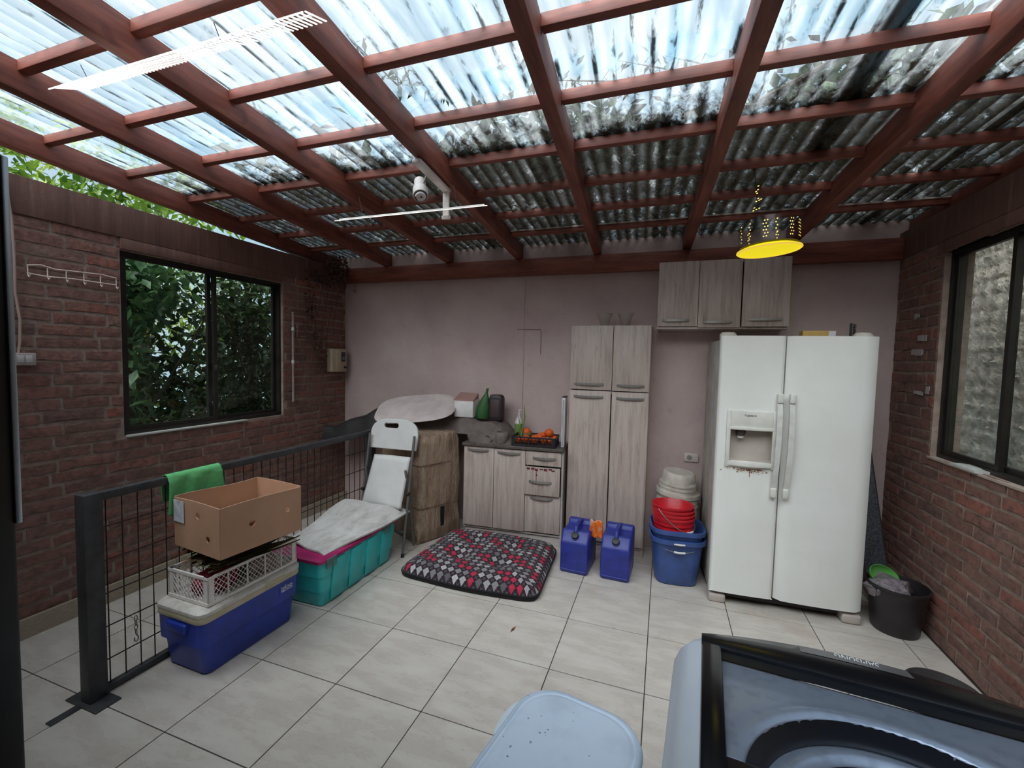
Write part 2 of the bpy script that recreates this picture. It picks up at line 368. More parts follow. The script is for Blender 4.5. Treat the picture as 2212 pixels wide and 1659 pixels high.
# ------------------------------------------------------------ windows in the side walls
def window(name, xf, s, y0, y1, z0, z1, ym, near_first):
    """xf: inner face x of frame, s: outward sign"""
    W = empty_struct(name)
    def bx(nm, a, b, c, d, x0, x1, mat=ALU): return MB().bb(min(x0, x1), max(x0, x1), a, b, c, d).build(nm, mat, W, bevel=.003)
    d = .07*s; f = .024
    MBf = MB()
    for a, b, c, e in ((y0, y1, z0, z0+f), (y0, y1, z1-f, z1), (y0, y0+f, z0+f, z1-f), (y1-f, y1, z0+f, z1-f)):
        MBf.bb(min(xf, xf+d), max(xf, xf+d), a, b, c, e)
    MBf.build('window_frame', ALU, W, smooth=0)
    for k, (a, b) in enumerate(((y0+f, ym+.03), (ym-.03, y1-f))):
        xo = xf+s*(.012 if (k == 0) == near_first else .040); t = .024*s; g = .030
        m = MB()
        for p, q, c, e in ((a, b, z0+f, z0+f+g), (a, b, z1-f-g*.6, z1-f), (a, a+g, z0+f+g, z1-f-g*.6), (b-g, b, z0+f+g, z1-f-g*.6)):
            m.bb(min(xo, xo+t), max(xo, xo+t), p, q, c, e)
        sash = m.build('sash', ALU, W, smooth=0)
        MB().bb(min(xo+t*.35, xo+t*.6), max(xo+t*.35, xo+t*.6), a+g, b-g, z0+f+g, z1-f-g*.6).build('pane', GLASS, sash, smooth=0)
    return W
w1 = window('window_1', -2.965, -1, -.32, 1.0, 1.105, 2.36, .345, True)
MB().bb(-2.975, -2.922, -.31, .60, 1.094, 1.104).build('sill_strip', M('white_sill_paint', (206, 204, 198), .6), w1)
MB().box((-2.945, .345, 1.56), (.03, .03, .05)).build('latch', ALU, w1, bevel=.004)
w2 = window('window_2', 2.215, 1, .30, 1.30, 1.125, 2.43, .80, False)
MB().bb(2.165, 2.215, .30, 1.30, 1.112, 1.124).build('sill_strip', M('mortar_sill', (178, 160, 148), .8), w2)

# ------------------------------------------------------------ roof: beam, rafters, battens, sheets
def rz(y, h=0): return 2.66+h+.049*(1.82-y)
def rx(x0, y): return x0+.049*(1.82-y)
CE = empty_struct('ceiling')
MB().bb(XL, XR, 1.795, 1.864, 2.498, 2.655).build('wall_beam', WOODX, CE, bevel=.004)
RX = [-3.06, -2.345, -1.60, -.845, -.09, .67, 1.45, 2.25]; TH = .033; RH = .13
for x0 in RX:
    ya, yb = -1.95, 1.862; vs = []
    for y in (ya, yb):
        xc, z = rx(x0, y), rz(y)
        vs += [(xc-TH, y, z), (xc+TH, y, z), (xc+TH, y, z+RH), (xc-TH, y, z+RH)]
    MB().add(vs, [(0, 1, 2, 3), (7, 6, 5, 4), (0, 4, 5, 1), (1, 5, 6, 2), (2, 6, 7, 3), (3, 7, 4, 0)]).build('rafter', WOOD, CE, bevel=.004)
for y in (-1.94, -1.53, -1.11, -.70, -.28, .135, .57, .99, 1.41):
    for a, b in zip(RX, RX[1:]):
        x0, x1 = rx(a, y)+TH, rx(b, y)-TH
        MB().bb(x0, x1, y-.002, y+.040, rz(y, .083), rz(y, .131)).build('batten', WOODX, CE, bevel=.003)
# pale strip nailed along the lowest batten
PALE = M('pale_strip', (168, 160, 150), .7)
for a, b in zip(RX, RX[1:]):
    y = 1.398; MB().bb(rx(a, y)+TH+.005, rx(b, y)-TH-.005, y-.004, y+.002, rz(y, .118), rz(y, .128)).build('cover_strip', PALE, CE)
pitch = .076
def sheet(x0, wd, ya, yb, lift):
    nx = int(wd/pitch*8); m = MB()
    def fn(u, v):
        x = x0+wd*u; y = ya+(yb-ya)*v
        return (x-.049*(y-1.82), y, rz(y, RH+.011+lift)+.010*math.cos(2*PI*(x-.0)/pitch+.049*1.82*2*PI/pitch))
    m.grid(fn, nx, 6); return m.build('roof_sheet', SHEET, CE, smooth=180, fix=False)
x = -3.42
while x < 2.55:
    wd = min(.836, 2.62-x)
    sheet(x, wd, -2.05, -.33+random.uniform(-.03, .03), .006+.001*(int(x*10) % 2)); sheet(x, wd, -.47+random.uniform(-.04, .04), .22, .002); sheet(x, wd, .10, 1.95, -.002)
    x += .760
# ------------------------------------------------------------ object materials
def mat_cabinet(name, dark):
    t = NT(name); v = t.coord((22, 22, 1.6)); n = t.noise(v, 1.3, 6, .7); n2 = t.noise(t.coord((40, 40, 3)), 1.6, 4, .7)
    a, b, c_ = [(154, 136, 127), (184, 167, 158), (198, 183, 174)]
    c = t.ramp(n, [(.3, lin(a)), (.5, lin(b)), (.7, lin(c_))])
    c = t.mix(t.math('MULTIPLY', t.ramp(n2, [(.60, (0, 0, 0)), (.68, (1, 1, 1))]), .55), c, lin((112, 98, 92)))
    r = t.n('ObjectInfo').outputs['Random']
    return t.done(t.bsdf(Base_Color=c, Roughness=.45, Normal=t.bump(n2, .001, .3)))
CAB = mat_cabinet('grey_oak_laminate', 0)
CABIN = M('laminate_edge', (196, 186, 178), .5)
STEEL = M('brushed_steel', (176, 172, 168), .35, .7)
WTOP = M('dark_worktop', (96, 86, 80), .5, col2=(70, 62, 58), scale=30)
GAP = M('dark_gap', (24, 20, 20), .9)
def handle(x0, x1, z, y, parent, r=.006):
    """bow handle on a front facing -y"""
    n = 8; m = MB()
    for i in range(n):
        a, b = i/n, (i+1)/n
        def P(t_): return (x0+(x1-x0)*t_, y-.006-.022*math.sin(PI*t_)**.6)
        (xa, ya), (xb, yb) = P(a), P(b)
        m.add([(xa, ya, z-.009), (xb, yb, z-.009), (xb, yb, z+.009), (xa, ya, z+.009), (xa, ya+.007, z-.009), (xb, yb+.007, z-.009), (xb, yb+.007, z+.009), (xa, ya+.007, z+.009)],
              [(0, 1, 2, 3), (7, 6, 5, 4), (3, 2, 6, 7), (0, 4, 5, 1)]+([(0, 3, 7, 4)] if i == 0 else [])+([(1, 5, 6, 2)] if i == n-1 else []))
    return m.build('handle', STEEL, parent, merge=True)
def front(name, x0, x1, z0, z1, y, parent, hz=None, hx=None, th=.016, mat=None):
    d = MB().bb(x0, x1, y, y+th, z0, z1).build(name, mat or CAB, parent, bevel=.0015)
    if hz: a, b = hx or (x0+.18*(x1-x0), x1-.18*(x1-x0)); handle(a, b, hz, y, d)
    return d

# ---- tall cabinet
T = thing('tall_cabinet', 'tall grey wood four-door cabinet with two glass bowls on top', 'cabinet', (-.262, 1.60, 0))
MB().bb(0, .016, .016, .262, .0, 2.0).bb(.664, .68, .016, .262, .0, 2.0).bb(.016, .664, .25, .262, .06, 2.0).bb(.016, .664, .018, .25, .06, .076).bb(.016, .664, .018, .25, 1.984, 2.0).bb(.016, .664, .018, .25, 1.41, 1.43).build('carcass', CAB, T, smooth=0)
front('door', .002, .366, 1.438, 1.998, 0, T, 1.487, (.04, .30)); front('door', .371, .676, 1.436, 1.998, 0, T, 1.485, (.41, .64))
front('door', .002, .362, .09, 1.428, 0, T, 1.376, (.04, .30)); front('door', .372, .676, .085, 1.426, 0, T, 1.374, (.41, .64))
MB().bb(.01, .67, .03, .05, 0, .07).build('plinth', CAB, T)
# ---- wall cabinet
T = thing('wall_cabinet', 'grey wood three-door wall cabinet above the white fridge', 'cabinet', (.457, 1.60, 1.968))
MB().bb(0, .958, .016, .262, 0, .018).bb(0, .958, .016, .262, .527, .545).bb(0, .016, .016, .262, .018, .527).bb(.942, .958, .016, .262, .018, .527).bb(.016, .942, .25, .262, .018, .527).bb(.31, .325, .02, .25, .018, .527).build('carcass', CAB, T, smooth=0)
front('door', .004, .309, .022, .546, 0, T, .07, (.04, .25)); front('door', .314, .62, .012, .546, 0, T, .055, (.35, .565))
d = front('door', .004, .325, .018, .546, 0, T, .072, (.04, .28)); d.location = (.625, 0, 0); d.rotation_euler = (0, 0, 0); d.location.y = -.012
MB().bb(.022, .035, .1, .12, -.03, 0).build('hanging_bracket', STEEL, T)
# ---- base cabinet, rotated a little off the wall
T = thing('base_cabinet', 'low grey wood kitchen cabinet with two doors and three drawers', 'cabinet', (-1.212, 1.432, 0), math.radians(4.5))
W_, D_ = .935, .335
MB().bb(0, .016, .016, D_, .1, .875).bb(W_-.016, W_, .016, D_, .0, .875).bb(.016, W_-.016, D_-.012, D_, .1, .875).bb(.016, W_-.016, .02, D_-.012, .1, .116).bb(.6, .615, .02, D_-.012, .116, .86).build('carcass', CABIN, T, smooth=0)
MB().bb(.02, W_-.02, .03, .30, .13, .86).build('shade_core', GAP, T, smooth=0)  # dark block stands in for the shade inside the cabinet
front('door', .003, .293, .125, .872, 0, T, .845, (.04, .245)); front('door', .298, .592, .123, .868, 0, T, .838, (.33, .545))
front('drawer', .597, W_-.018, .742, .868, 0, T, .812, (.66, .87))
front('drawer', .59, W_-.024, .478, .728, -.022, T, .602, (.635, .84), th=.03); front('drawer', .597, W_-.018, .13, .470, .002, T, .448, (.645, .85))
MB().bb(.01, W_-.01, .035, .06, .0, .118).build('plinth', CABIN, T)
sp = MB()
for i in range(7): sp.box((.62+.04*i+random.uniform(-.01, .01), -.023, .722-random.uniform(0, .016)), (.03, .002, .012+.012*random.random()))
sp.box((.70, -.0235, .64), (.006, .002, .13)).box((.703, -.0235, .66), (.016, .002, .012))
sp.build('wine_stain', M('wine_stain', (110, 44, 56), .5), T)
WT = tag(MB().bb(-.012, W_+.004, -.018, D_+.01, .877, .905).build('worktop', WTOP, bevel=.004), 'dark worktop along the low grey kitchen cabinet', 'worktop')
WT.location = (-1.212, 1.432, 0); WT.rotation_euler = (0, 0, math.radians(4.5))

# ---- glass bowls
BG = NT('bowl_glass'); _f = BG.math('MULTIPLY', BG.n('Fresnel', {'IOR': 1.5}).outputs[0], BG.math('SUBTRACT', 1.0, BG.n('NewGeometry').outputs['Backfacing']))
BGm = BG.done(BG.n('MixShader', {0: BG.math('MULTIPLY_ADD', _f, .8, .16, clamp=True), 1: BG.n('BsdfTransparent', {'Color': (.88, .86, .84, 1)}).outputs[0], 2: BG.n('BsdfPrincipled', {'Base Color': (.62, .56, .52, 1), 'Roughness': .1}).outputs[0]}))
for x, l in ((.012, 'left glass bowl on top of tall cabinet'), (.192, 'right glass bowl on top of tall cabinet, nearer the wall cabinet')):
    o = tag(MB().lathe([(.0, 0), (.036, 0), (.040, .006), (.048, .05), (.068, .105), (.071, .112), (.066, .108), (.044, .05), (.034, .012), (0, .012)], n=28).build('glass_bowl', BGm), l, 'bowl', 'glass bowls on the tall cabinet')
    o.location = (x, 1.70, 2.0)

# ---- refrigerator
FR = M('fridge_white', (236, 236, 232), .35, col2=(228, 227, 220), scale=2.2)
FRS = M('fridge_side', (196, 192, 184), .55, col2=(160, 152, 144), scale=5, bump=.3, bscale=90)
FRP = M('fridge_plastic', (224, 222, 214), .45)
T = thing('refrigerator', 'white side-by-side refrigerator with a dispenser in the left door', 'refrigerator', (.893, 1.064, 0), math.radians(2.6))
W_ = .922
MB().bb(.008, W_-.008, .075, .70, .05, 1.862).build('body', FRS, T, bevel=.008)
def bowdoor(x0, x1, nm):
    n = 12; m = MB(); z0, z1 = .085, 1.885
    pts = []
    for i in range(n+1):
        u = i/n; e = min(u, 1-u)*(x1-x0); r = .03
        y = 0 if e > r else r-math.sqrt(max(r*r-(r-e)**2, 0)); y += .012*(2*u-1)**2
        pts.append((x0+(x1-x0)*u, y))
    poly = pts+[(x1, .068), (x0, .068)]
    m.prism(poly, z1-z0, Matrix.Translation((0, 0, z0))); return m
d1 = None
# freezer door with a real recess for the dispenser
dx0, dx1, dz0, dz1 = .072, .352, 1.03, 1.262
m = MB(); xs = [0.0]; 
def ydoor(x, x0=0.0, x1=.398):
    u = (x-x0)/(x1-x0); e = min(u, 1-u)*(x1-x0); r = .025
    return (0 if e > r else r-math.sqrt(max(r*r-(r-e)**2, 0)))+.008*(2*u-1)**2
cols = sorted(set([0, .004, .010, .018, .026, .05, dx0, .12, .2, .28, dx1, .372, .380, .388, .394, .398])); rows = [.085, .4, .8, dz0, dz1, 1.5, 1.885]
G = {}
for i, x in enumerate(cols):
    for j, z in enumerate(rows): G[i, j] = len(m.v); m.v.append((x, ydoor(x), z))
for i in range(len(cols)-1):
    for j in range(len(rows)-1):
        if dx0 <= cols[i] < dx1 and rows[j] == dz0: continue
        m.f.append((G[i, j], G[i+1, j], G[i+1, j+1], G[i, j+1]))
m.bb(0, .398, .03, .068, .085, dz0).bb(0, .398, .03, .068, dz1, 1.885).bb(0, dx0, .03, .068, dz0, dz1).bb(dx1, .398, .03, .068, dz0, dz1)
m.add([(0, .03, .085), (.398, .03, .085), (.398, .008, .085), (0, .008, .085)], [(0, 1, 2, 3)])
for z in (.085, 1.885): m.add([(x, ydoor(x), z) for x in cols]+[(.398, .035, z), (0, .035, z)], [tuple(range(len(cols)+2))])
m.add([(0, ydoor(0), .085), (0, .035, .085), (0, .035, 1.885), (0, ydoor(0), 1.885)], [(0, 1, 2, 3)]); m.add([(.398, ydoor(.398), .085), (.398, .035, .085), (.398, .035, 1.885), (.398, ydoor(.398), 1.885)], [(0, 1, 2, 3)])
D1 = m.build('freezer_door', FR, T, smooth=40, fix=False)
D2 = bowdoor(.408, W_, 'd').build('door', FR, T, smooth=40)
# dispenser parts
dp = MB()
dp.bb(dx0, dx1, .066, .072, dz0, dz1).bb(dx0-.001, dx0+.004, .0, .07, dz0, dz1).bb(dx1-.004, dx1+.001, .0, .07, dz0, dz1).bb(dx0, dx1, .0, .07, dz1-.004, dz1+.001).bb(dx0, dx1, .0, .07, dz0-.001, dz0+.004)
DI = dp.build('dispenser', M('dispenser_recess', (190, 180, 170), .5), D1, smooth=0)
fr = MB().bb(dx0-.014, dx0+.012, -.012, .004, .985, 1.375).bb(dx1-.012, dx1+.010, -.012, .004, .985, 1.375)
fr.bb(dx0+.012, dx1-.012, -.012, .004, dz1, 1.375)
FRM = fr.build('dispenser_bezel', FRP, D1, bevel=.004)
tr = MB(); ap = [(dx0+.0+(dx1-dx0)*i/14, -.012-.022*math.sin(PI*i/14)) for i in range(15)]
tr.prism(ap+[(dx1, .03), (dx0, .03)], .03, Matrix.Translation((0, 0, .995)))
tr.build('drip_tray', FRP, D1, bevel=.003)
tp = MB().prism([(dx0+(dx1-dx0)*i/14, -.012-.016*math.sin(PI*i/14)) for i in range(15)]+[(dx1, .02), (dx0, .02)], .02, Matrix.Translation((0, 0, 1.245)))
tp.build('control_lip', FRP, D1, bevel=.002)
MB().lathe([(.030, 0), (.034, -.02), (.026, -.045), (0, -.045)], (.155, .035, 1.244), 20).build('chute', M('chute_dark', (70, 58, 54), .5), D1)
MB().lathe([(.027, 0), (.018, -.03), (0, -.032)], (.155, .035, 1.212), 20).build('paddle', FRP, D1)
tm = textmesh('Frigidaire', .020, .0004, .2); o = mkobj('logo', tm, M('logo_grey', (120, 116, 112), .4, .3), D1); o.location = (.20, -.0135, 1.345); o.rotation_euler = (PI/2, 0, 0)
rst = MB()
for i in range(70):
    a = random.gauss(.22, .06); rst.box((a, -.0006+ydoor(a), .978-abs(random.gauss(0, .012))), (random.uniform(.003, .013), .0016, random.uniform(.002, .006)), (0, random.uniform(-.5, .5), 0))
rst.box((.215, ydoor(.2)-.0004, .945), (.004, .0016, .05))
rst.build('rust', M('rust', (150, 96, 52), .8), D1)['kind'] = 'stuff'
HWRAP = M('yellowed_wrap', (216, 214, 208), .4, col2=(196, 194, 188), scale=22)
for x, dd, tl in ((.372, D1, -.012), (.444, D2, -.012)):
    h = []
    for i in range(13):
        u = i/12; h.append((x+tl*(1-u)*.9, -.018-.034*math.sin(PI*u)**.7, .865+(.575)*u))
    hm = MB()
    for (a, b) in zip(h, h[1:]):
        hm.add([(a[0]-.016, a[1], a[2]), (a[0]+.016, a[1], a[2]), (b[0]+.016, b[1], b[2]), (b[0]-.016, b[1], b[2]), (a[0]-.014, a[1]+.022, a[2]), (a[0]+.014, a[1]+.022, a[2]), (b[0]+.014, b[1]+.022, b[2]), (b[0]-.014, b[1]+.022, b[2])],
               [(0, 1, 2, 3), (7, 6, 5, 4), (0, 3, 7, 4), (1, 5, 6, 2)])
    H = hm.build('handle', HWRAP, T, merge=True, smooth=50)
    for z0, z1, xx in ((.80, .866, x-.011), (1.438, 1.502, x)): MB().bb(xx-.018, xx+.018, -.032, .004, z0, z1).build('handle_cap', FRP, H, bevel=.008, seg=3)
MB().bb(.10, W_-.12, .07, .11, .03, .082).build('kick_grille', M('grille_dark', (40, 36, 36), .6), T)
for x in (.05, W_-.06): MB().bb(x-.05, x+.06, .012, .13, .0, .062).build('foot_cover', M('foot_grey', (188, 176, 168), .5), T, bevel=.014, seg=3)
for x in (.055, W_-.07): MB().lathe([(0, .0), (.055, 0), (.055, .034), (.04, .050), (0, .053)], (x, .09, 1.862), 20, 1, .8).build('hinge_cover', M('hinge_cover', (206, 196, 186), .5), T)

# ---- things on top of the refrigerator
o = tag(MB().bb(-.095, .095, -.05, .05, 0, .068).build('flat_carton', M('ochre_carton', (196, 160, 84), .6, col2=(180, 142, 70)), bevel=.002), 'flat ochre carton with a white end lying on the fridge', 'box')
o.location = (1.52, 1.32, 1.863); o.rotation_euler = (0, 0, -.03)
MB().bb(.0955, .0965, -.048, .048, .002, .066).bb(.055, .095, -.0512, -.0502, .003, .065).build('end_label', M('white_label', (214, 216, 220), .5), o)
T = thing('metal_file', 'small upright dark metal grater standing on the fridge', 'grater', (1.742, 1.36, 1.863), .2)
gm = MB().bb(-.016, -.010, -.015, .015, .0, .125).bb(.004, .010, -.015, .015, 0, .12)
gm.build('blade', M('dull_steel', (120, 116, 116), .45, .6), T)
MB().bb(-.02, .015, -.02, .02, 0, .006).build('base', M('dull_steel', (120, 116, 116)), T)
tm = MB()
for i in range(9): tm.box((-.003, 0, .012+.0125*i), (.016, .028, .004))
tm.build('teeth', M('dull_steel', (120, 116, 116)), T)

# ---- wall socket
T = thing('wall_socket', 'beige double wall socket left of the fridge', 'socket', (.785, YB-.004, .862))
pl_ = MB().bb(-.058, .058, -.010, 0, -.038, .038).build('plate', M('socket_beige', (206, 194, 184), .5), T, bevel=.004)
MB().tube([(-.016, -.010, 0), (-.016, -.014, 0)], .022, 20).build('socket_ring', M('socket_grey', (150, 138, 130), .5), T)
MB().bb(.022, .045, -.013, -.009, -.015, .015).build('switch_key', M('socket_beige', (0, 0, 0)), T)

# ---- jerrycans
JB = M('jerrycan_blue', (48, 58, 150), .42, col2=(38, 46, 118), scale=14, bump=.25, bscale=30)
JBK = M('cap_black', (36, 36, 38), .5)
def jerrycan(loc, rz_, label):
    T = thing('jerrycan', label, 'jerrycan', loc, rz_, 'blue jerrycans in front of the tall cabinet')
    prof = [(0, 0), (.33, 0), (.33, .33), (.29, .362), (.235, .362), (.225, .325), (.10, .325), (.075, .335), (.0, .245)]   # y,z
    m = MB(); n = len(prof)
    for x in (-.112, .112): m.v += [(x, y, z+.001) for y, z in prof]
    m.f = [tuple(range(n)), tuple(range(2*n-1, n-1, -1))]+[(i, i+n, (i+1) % n+n, (i+1) % n) for i in range(n)]
    m.build('body', JB, T, bevel=.022, seg=3, smooth=60)
    MB().tube([(0, .052, .305), (0, .075, .352), (0, .12, .368), (0, .22, .368), (0, .25, .350)], .017, 10).build('handle', JB, T)
    d = Vector((0, -.70, .71)).normalized(); p = Vector((-.0, .042, .288)); ri = MB()
    ri.tube([p, p+d*.012], .034, 20); ri.build('neck', JB, T)
    MB().tube([p+d*.012, p+d*.034], [.030, .027], 18).build('cap', JBK, T, bevel=.002)
    MB().tube([(-.1, .0, .03), (.1, .0, .03)], .006, 6).build('moulding', JB, T)
    return T
jerrycan((-.090, 1.105, 0), -.07, 'dusty blue jerrycan with black cap beside the dog bed')
jerrycan((.228, 1.112, 0), -.05, 'blue jerrycan with black cap, the one nearer the buckets')
PK = tag(MB().grid(lambda u, v: (.10*u-.05, .012*math.sin(9*u+3*v)+.02*math.cos(PI*v), .13*v+.006*math.sin(12*u)), 14, 14).build('snack_packet', M('orange_foil', (226, 110, 40), .3, col2=(206, 170, 140), scale=16, mask=(.5, .58)), fix=False), 'crumpled orange foil packet squeezed between the two jerrycans', 'packet')
PK.modifiers.new('s', 'SOLIDIFY').thickness = .012; PK.location = (.066, 1.20, .285); PK.rotation_euler = (-.35, 0, .1)

# ---- buckets
BLU = M('bucket_blue', (62, 88, 150), .4, col2=(50, 72, 122), scale=7, bump=.2)
RED = M('bucket_red', (206, 30, 44), .38, col2=(176, 22, 36), scale=7)
WHB = M('bucket_white', (206, 198, 188), .5, col2=(168, 158, 148), scale=9)
WIRE = M('bail_wire', (176, 172, 168), .35, .7)
def bucket(loc, r0, r1, h, mat, label, sq, group, tilt=(0, 0, 0), rings=(), bail=None, inv=False, lip=.015):
    T = thing('bucket', label, 'bucket', loc, rot=tilt, group=group)
    p = [(0, 0), (r0*.92, 0), (r0, .012)]+[(r0+(r1-r0)*t_, h*t_) for t_ in (.3, .6, .9)]
    p += [(r1, h-lip*1.9), (r1+lip*.95, h-lip*1.9), (r1+lip, h), (r1+.003, h+.003), (r1-.004, h-.004), (r0-.006, .02), (0, .018)]
    m = MB()
    if inv: m.lathe(p, n=40, sq=sq, mat=Matrix.Translation((0, 0, h)) @ Matrix.Rotation(PI, 4, 'X'))
    else: m.lathe(p, n=40, sq=sq)
    b = m.build('shell', mat, T, smooth=40)
    for z, dr in rings:
        rr = r0+(r1-r0)*z/h; zz = h-z if inv else z
        MB().lathe([(rr-.002, zz-.007), (rr+dr, zz-.006), (rr+dr, zz+.006), (rr-.002, zz+.007)], n=40, sq=sq).build('ring', mat, T)
    if bail:
        a0, sag, off = bail
        pts = [(math.cos(a)*(r1+.012), -math.sin(a)*(r1+.02)*off, h-.02-math.sin(a)*sag) for a in [PI*i/16 for i in range(17)]]
        MB().tube(pts, .0028, 6).build('bail', WIRE, T)
        MB().tube([pts[7], pts[8], pts[9]], .008, 8).build('grip', M('grip_white', (222, 220, 216), .5), T)
    return T
bucket((.668, 1.365, 0), .152, .190, .36, BLU, 'blue square bucket on the floor beside the fridge, holding the others', 4, 'nested buckets beside the fridge', (0, 0, .12), bail=(0, .06, .98))
bucket((.670, 1.365, .075), .150, .187, .355, BLU, 'darker blue square bucket nested in the lower one, under the red buckets', 4, 'nested buckets beside the fridge', (0, 0, .10), bail=(0, .07, .98))
for k, (z, l) in enumerate(((.215, 'red round bucket nested lowest, just above the blue rims'), (.244, 'red round bucket second from the bottom of the red nest'), (.273, 'red round bucket just under the topmost red one'), (.302, 'top red round bucket with open mouth beside the fridge'))):
    bucket((.645-.004*k, 1.352, z), .120, .152, .285, RED, l, 2, 'nested buckets beside the fridge', (-.02, .01*k, .3*k), rings=((.20, .006), (.235, .006)), bail=(0, .16, .99) if k == 3 else None, lip=.007)
bucket((.69, 1.672, .0), .150, .150, .60, WHB, 'lower dirty white bucket hidden behind the red buckets', 2, 'white buckets against the back wall', rings=((.50, .006),))
for k, (z, l) in enumerate(((.52, 'white bucket turned upside down, second in the stack behind the red buckets'), (.585, 'topmost white bucket turned upside down behind the red buckets'))):
    bucket((.675-.006*k, 1.675, z), .132-.003*k, .152, .19, WHB, l, 2, 'white buckets against the back wall', (.06, .07, .4), rings=((.10, .006), (.13, .006)), inv=True)
# ------------------------------------------------------------ metal fence panel
BLK = M('black_painted_steel', (66, 66, 68), .5, .1, col2=(46, 46, 48), scale=16)
WIR = M('mesh_wire', (60, 50, 46), .5, .5)
T = thing('wire_fence', 'low black metal fence panel of wire mesh along the brick wall', 'fence', (-2.005, -1.03, 0))
MB().bb(-.036, .036, .0, .075, .008, 1.012).build('post', BLK, T, bevel=.004)
MB().bb(-.022, .022, .075, 2.10, .968, 1.008).build('top_rail', BLK, T, bevel=.003)
MB().bb(-.018, .018, .075, 2.10, .012, .040).build('bottom_rail', BLK, T, bevel=.003)
MB().bb(-.036, .036, 2.10, 2.16, .008, 1.012).build('post', BLK, T, bevel=.004)
pl_ = MB().bb(-.115, .115, -.02, .085, 0, .008).build('base_plate', BLK, T, bevel=.002)
MB().bb(-.028, .012, -.13, -.0, .001, .007).build('foot_bar', BLK, T, bevel=.001)
vw = MB().tube([(0, 0, .035), (0, 0, .972)], .0032, 6).mesh(); vw.materials.append(WIR)
for k in range(30):
    o = bpy.data.objects.new('wire', vw); COL.objects.link(o); o.parent = T; o.location = (random.uniform(-.002, .002), .103+.067*k, 0)
hw = MB().tube([(0, .07, 0), (.002, .8, .001), (-.002, 1.5, -.001), (0, 2.11, 0)], .0032, 6).mesh(); hw.materials.append(WIR)
for k in range(1, 6):
    o = bpy.data.objects.new('wire', hw); COL.objects.link(o); o.parent = T; o.location = (.004, 0, .1665*k)
# chain with snap hook on the mesh
ch = MB()
for i in range(4):
    pts = [(.004+(.007*math.cos(a) if i % 2 else 0), (0 if i % 2 else .007*math.cos(a)), .30-.024*i+.014*math.sin(a)) for a in [2*PI*k/10 for k in range(11)]]
    ch.tube(pts, .0022, 6)
ch.tube([(.004, 0, .215), (.004, .008, .20), (.004, .009, .185), (.004, 0, .176), (.004, -.009, .185), (.004, -.008, .20)], .003, 6)
o = tag(ch.build('chain_hook', M('galvanised', (140, 132, 120), .45, .6)), 'short chain with snap hook hanging on the fence mesh', 'chain'); o.location = (-1.992, -.822, .012)
# green cloth over the top rail
def cl(u, v):
    s_ = (v-.42)*.36; y = -.66+.29*u+.012*math.sin(8*u); r = .026
    if abs(s_) < r*1.5: a = s_/(r*1.5)*PI/2; x, z = r*math.sin(a), .985+r*math.cos(a)+.004
    else: x = math.copysign(r+.006*math.sin(13*u+2*v)+.003, s_); z = .989-(abs(s_)-r*1.5)*(1+.18*math.sin(3.1*u+.8))
    y += .03*(v-.5)*(u-.3)*abs(s_)*9
    return (-2.005+x, y, z)
o = tag(MB().grid(cl, 26, 36).build('green_cloth', M('green_microfibre', (112, 196, 126), .95, col2=(96, 180, 112), scale=40, bump=.5, bscale=300), smooth=80, fix=False), 'bright green cleaning cloth hung over the fence rail', 'cloth')
o.modifiers.new('s', 'SOLIDIFY').thickness = .004

# ------------------------------------------------------------ cool box
IGB = M('cooler_blue', (36, 66, 176), .38, col2=(30, 50, 140), scale=10, bump=.15)
IGW = M('cooler_white', (218, 212, 204), .45, col2=(182, 172, 164), scale=18, mask=(.45, .75))
IGC = M('cooler_cream', (206, 196, 168), .5, col2=(184, 172, 142), scale=12)
T = thing('cool_box', 'blue cool box with a dirty white lid under the white crate', 'cool box', (-1.802, -.422, 0), -.02)
def rrect(w, d, r, n=6):
    p = []
    for cx, cy, a0 in ((w/2-r, d/2-r, 0), (-w/2+r, d/2-r, PI/2), (-w/2+r, -d/2+r, PI), (w/2-r, -d/2+r, 1.5*PI)):
        p += [(cx+r*math.cos(a0+PI/2*i/n), cy+r*math.sin(a0+PI/2*i/n)) for i in range(n+1)]
    return p
def loft(secs, n=6):
    """secs (w,d,r,z,[dx,dy]) bottom to top, capped"""
    m = MB(); L = None
    for s_ in secs:
        w_, d_, r_, z_ = s_[:4]; dx, dy = s_[4:6] if len(s_) > 4 else (0, 0)
        p = rrect(w_, d_, r_, n); L = len(p); m.v += [(x+dx, y+dy, z_) for x, y in p]
    for i in range(len(secs)-1):
        for k in range(L): m.f.append((i*L+k, i*L+(k+1) % L, (i+1)*L+(k+1) % L, (i+1)*L+k))
    m.f.append(tuple(range(L-1, -1, -1))); m.f.append(tuple((len(secs)-1)*L+k for k in range(L))); return m
loft([(.285, .53, .03, 0), (.30, .55, .035, .012), (.318, .585, .04, .16), (.345, .625, .045, .17), (.352, .632, .045, .30)]).build('body', IGB, T, smooth=40)
loft([(.356, .636, .045, .298), (.360, .640, .045, .302), (.360, .640, .045, .328), (.356, .636, .045, .332)]).build('rim', IGC, T, smooth=40)
loft([(.362, .642, .045, .332), (.366, .646, .047, .337), (.362, .642, .045, .352), (.335, .615, .04, .364), (.30, .58, .04, .366)]).build('lid', IGW, T, smooth=40)
MB().bb(-.075, .075, -.333, -.300, .235, .285).build('handle', IGB, T, bevel=.012, seg=3)
MB().bb(.170, .184, .06, .19, .318, .345).build('latch', IGC, T, bevel=.003)
bd = MB().bb(.1752, .1772, .155, .262, .225, .275).build('badge', IGB, T)
tx = mkobj('lettering', textmesh('igloo', .044), M('print_white', (232, 232, 236), .4), bd); tx.location = (.1780, .207, .254); tx.rotation_euler = (PI/2, 0, PI/2)
MB().bb(.1774, .1784, .165, .252, .2335, .2365).build('underline', M('print_white', (0, 0, 0)), bd)

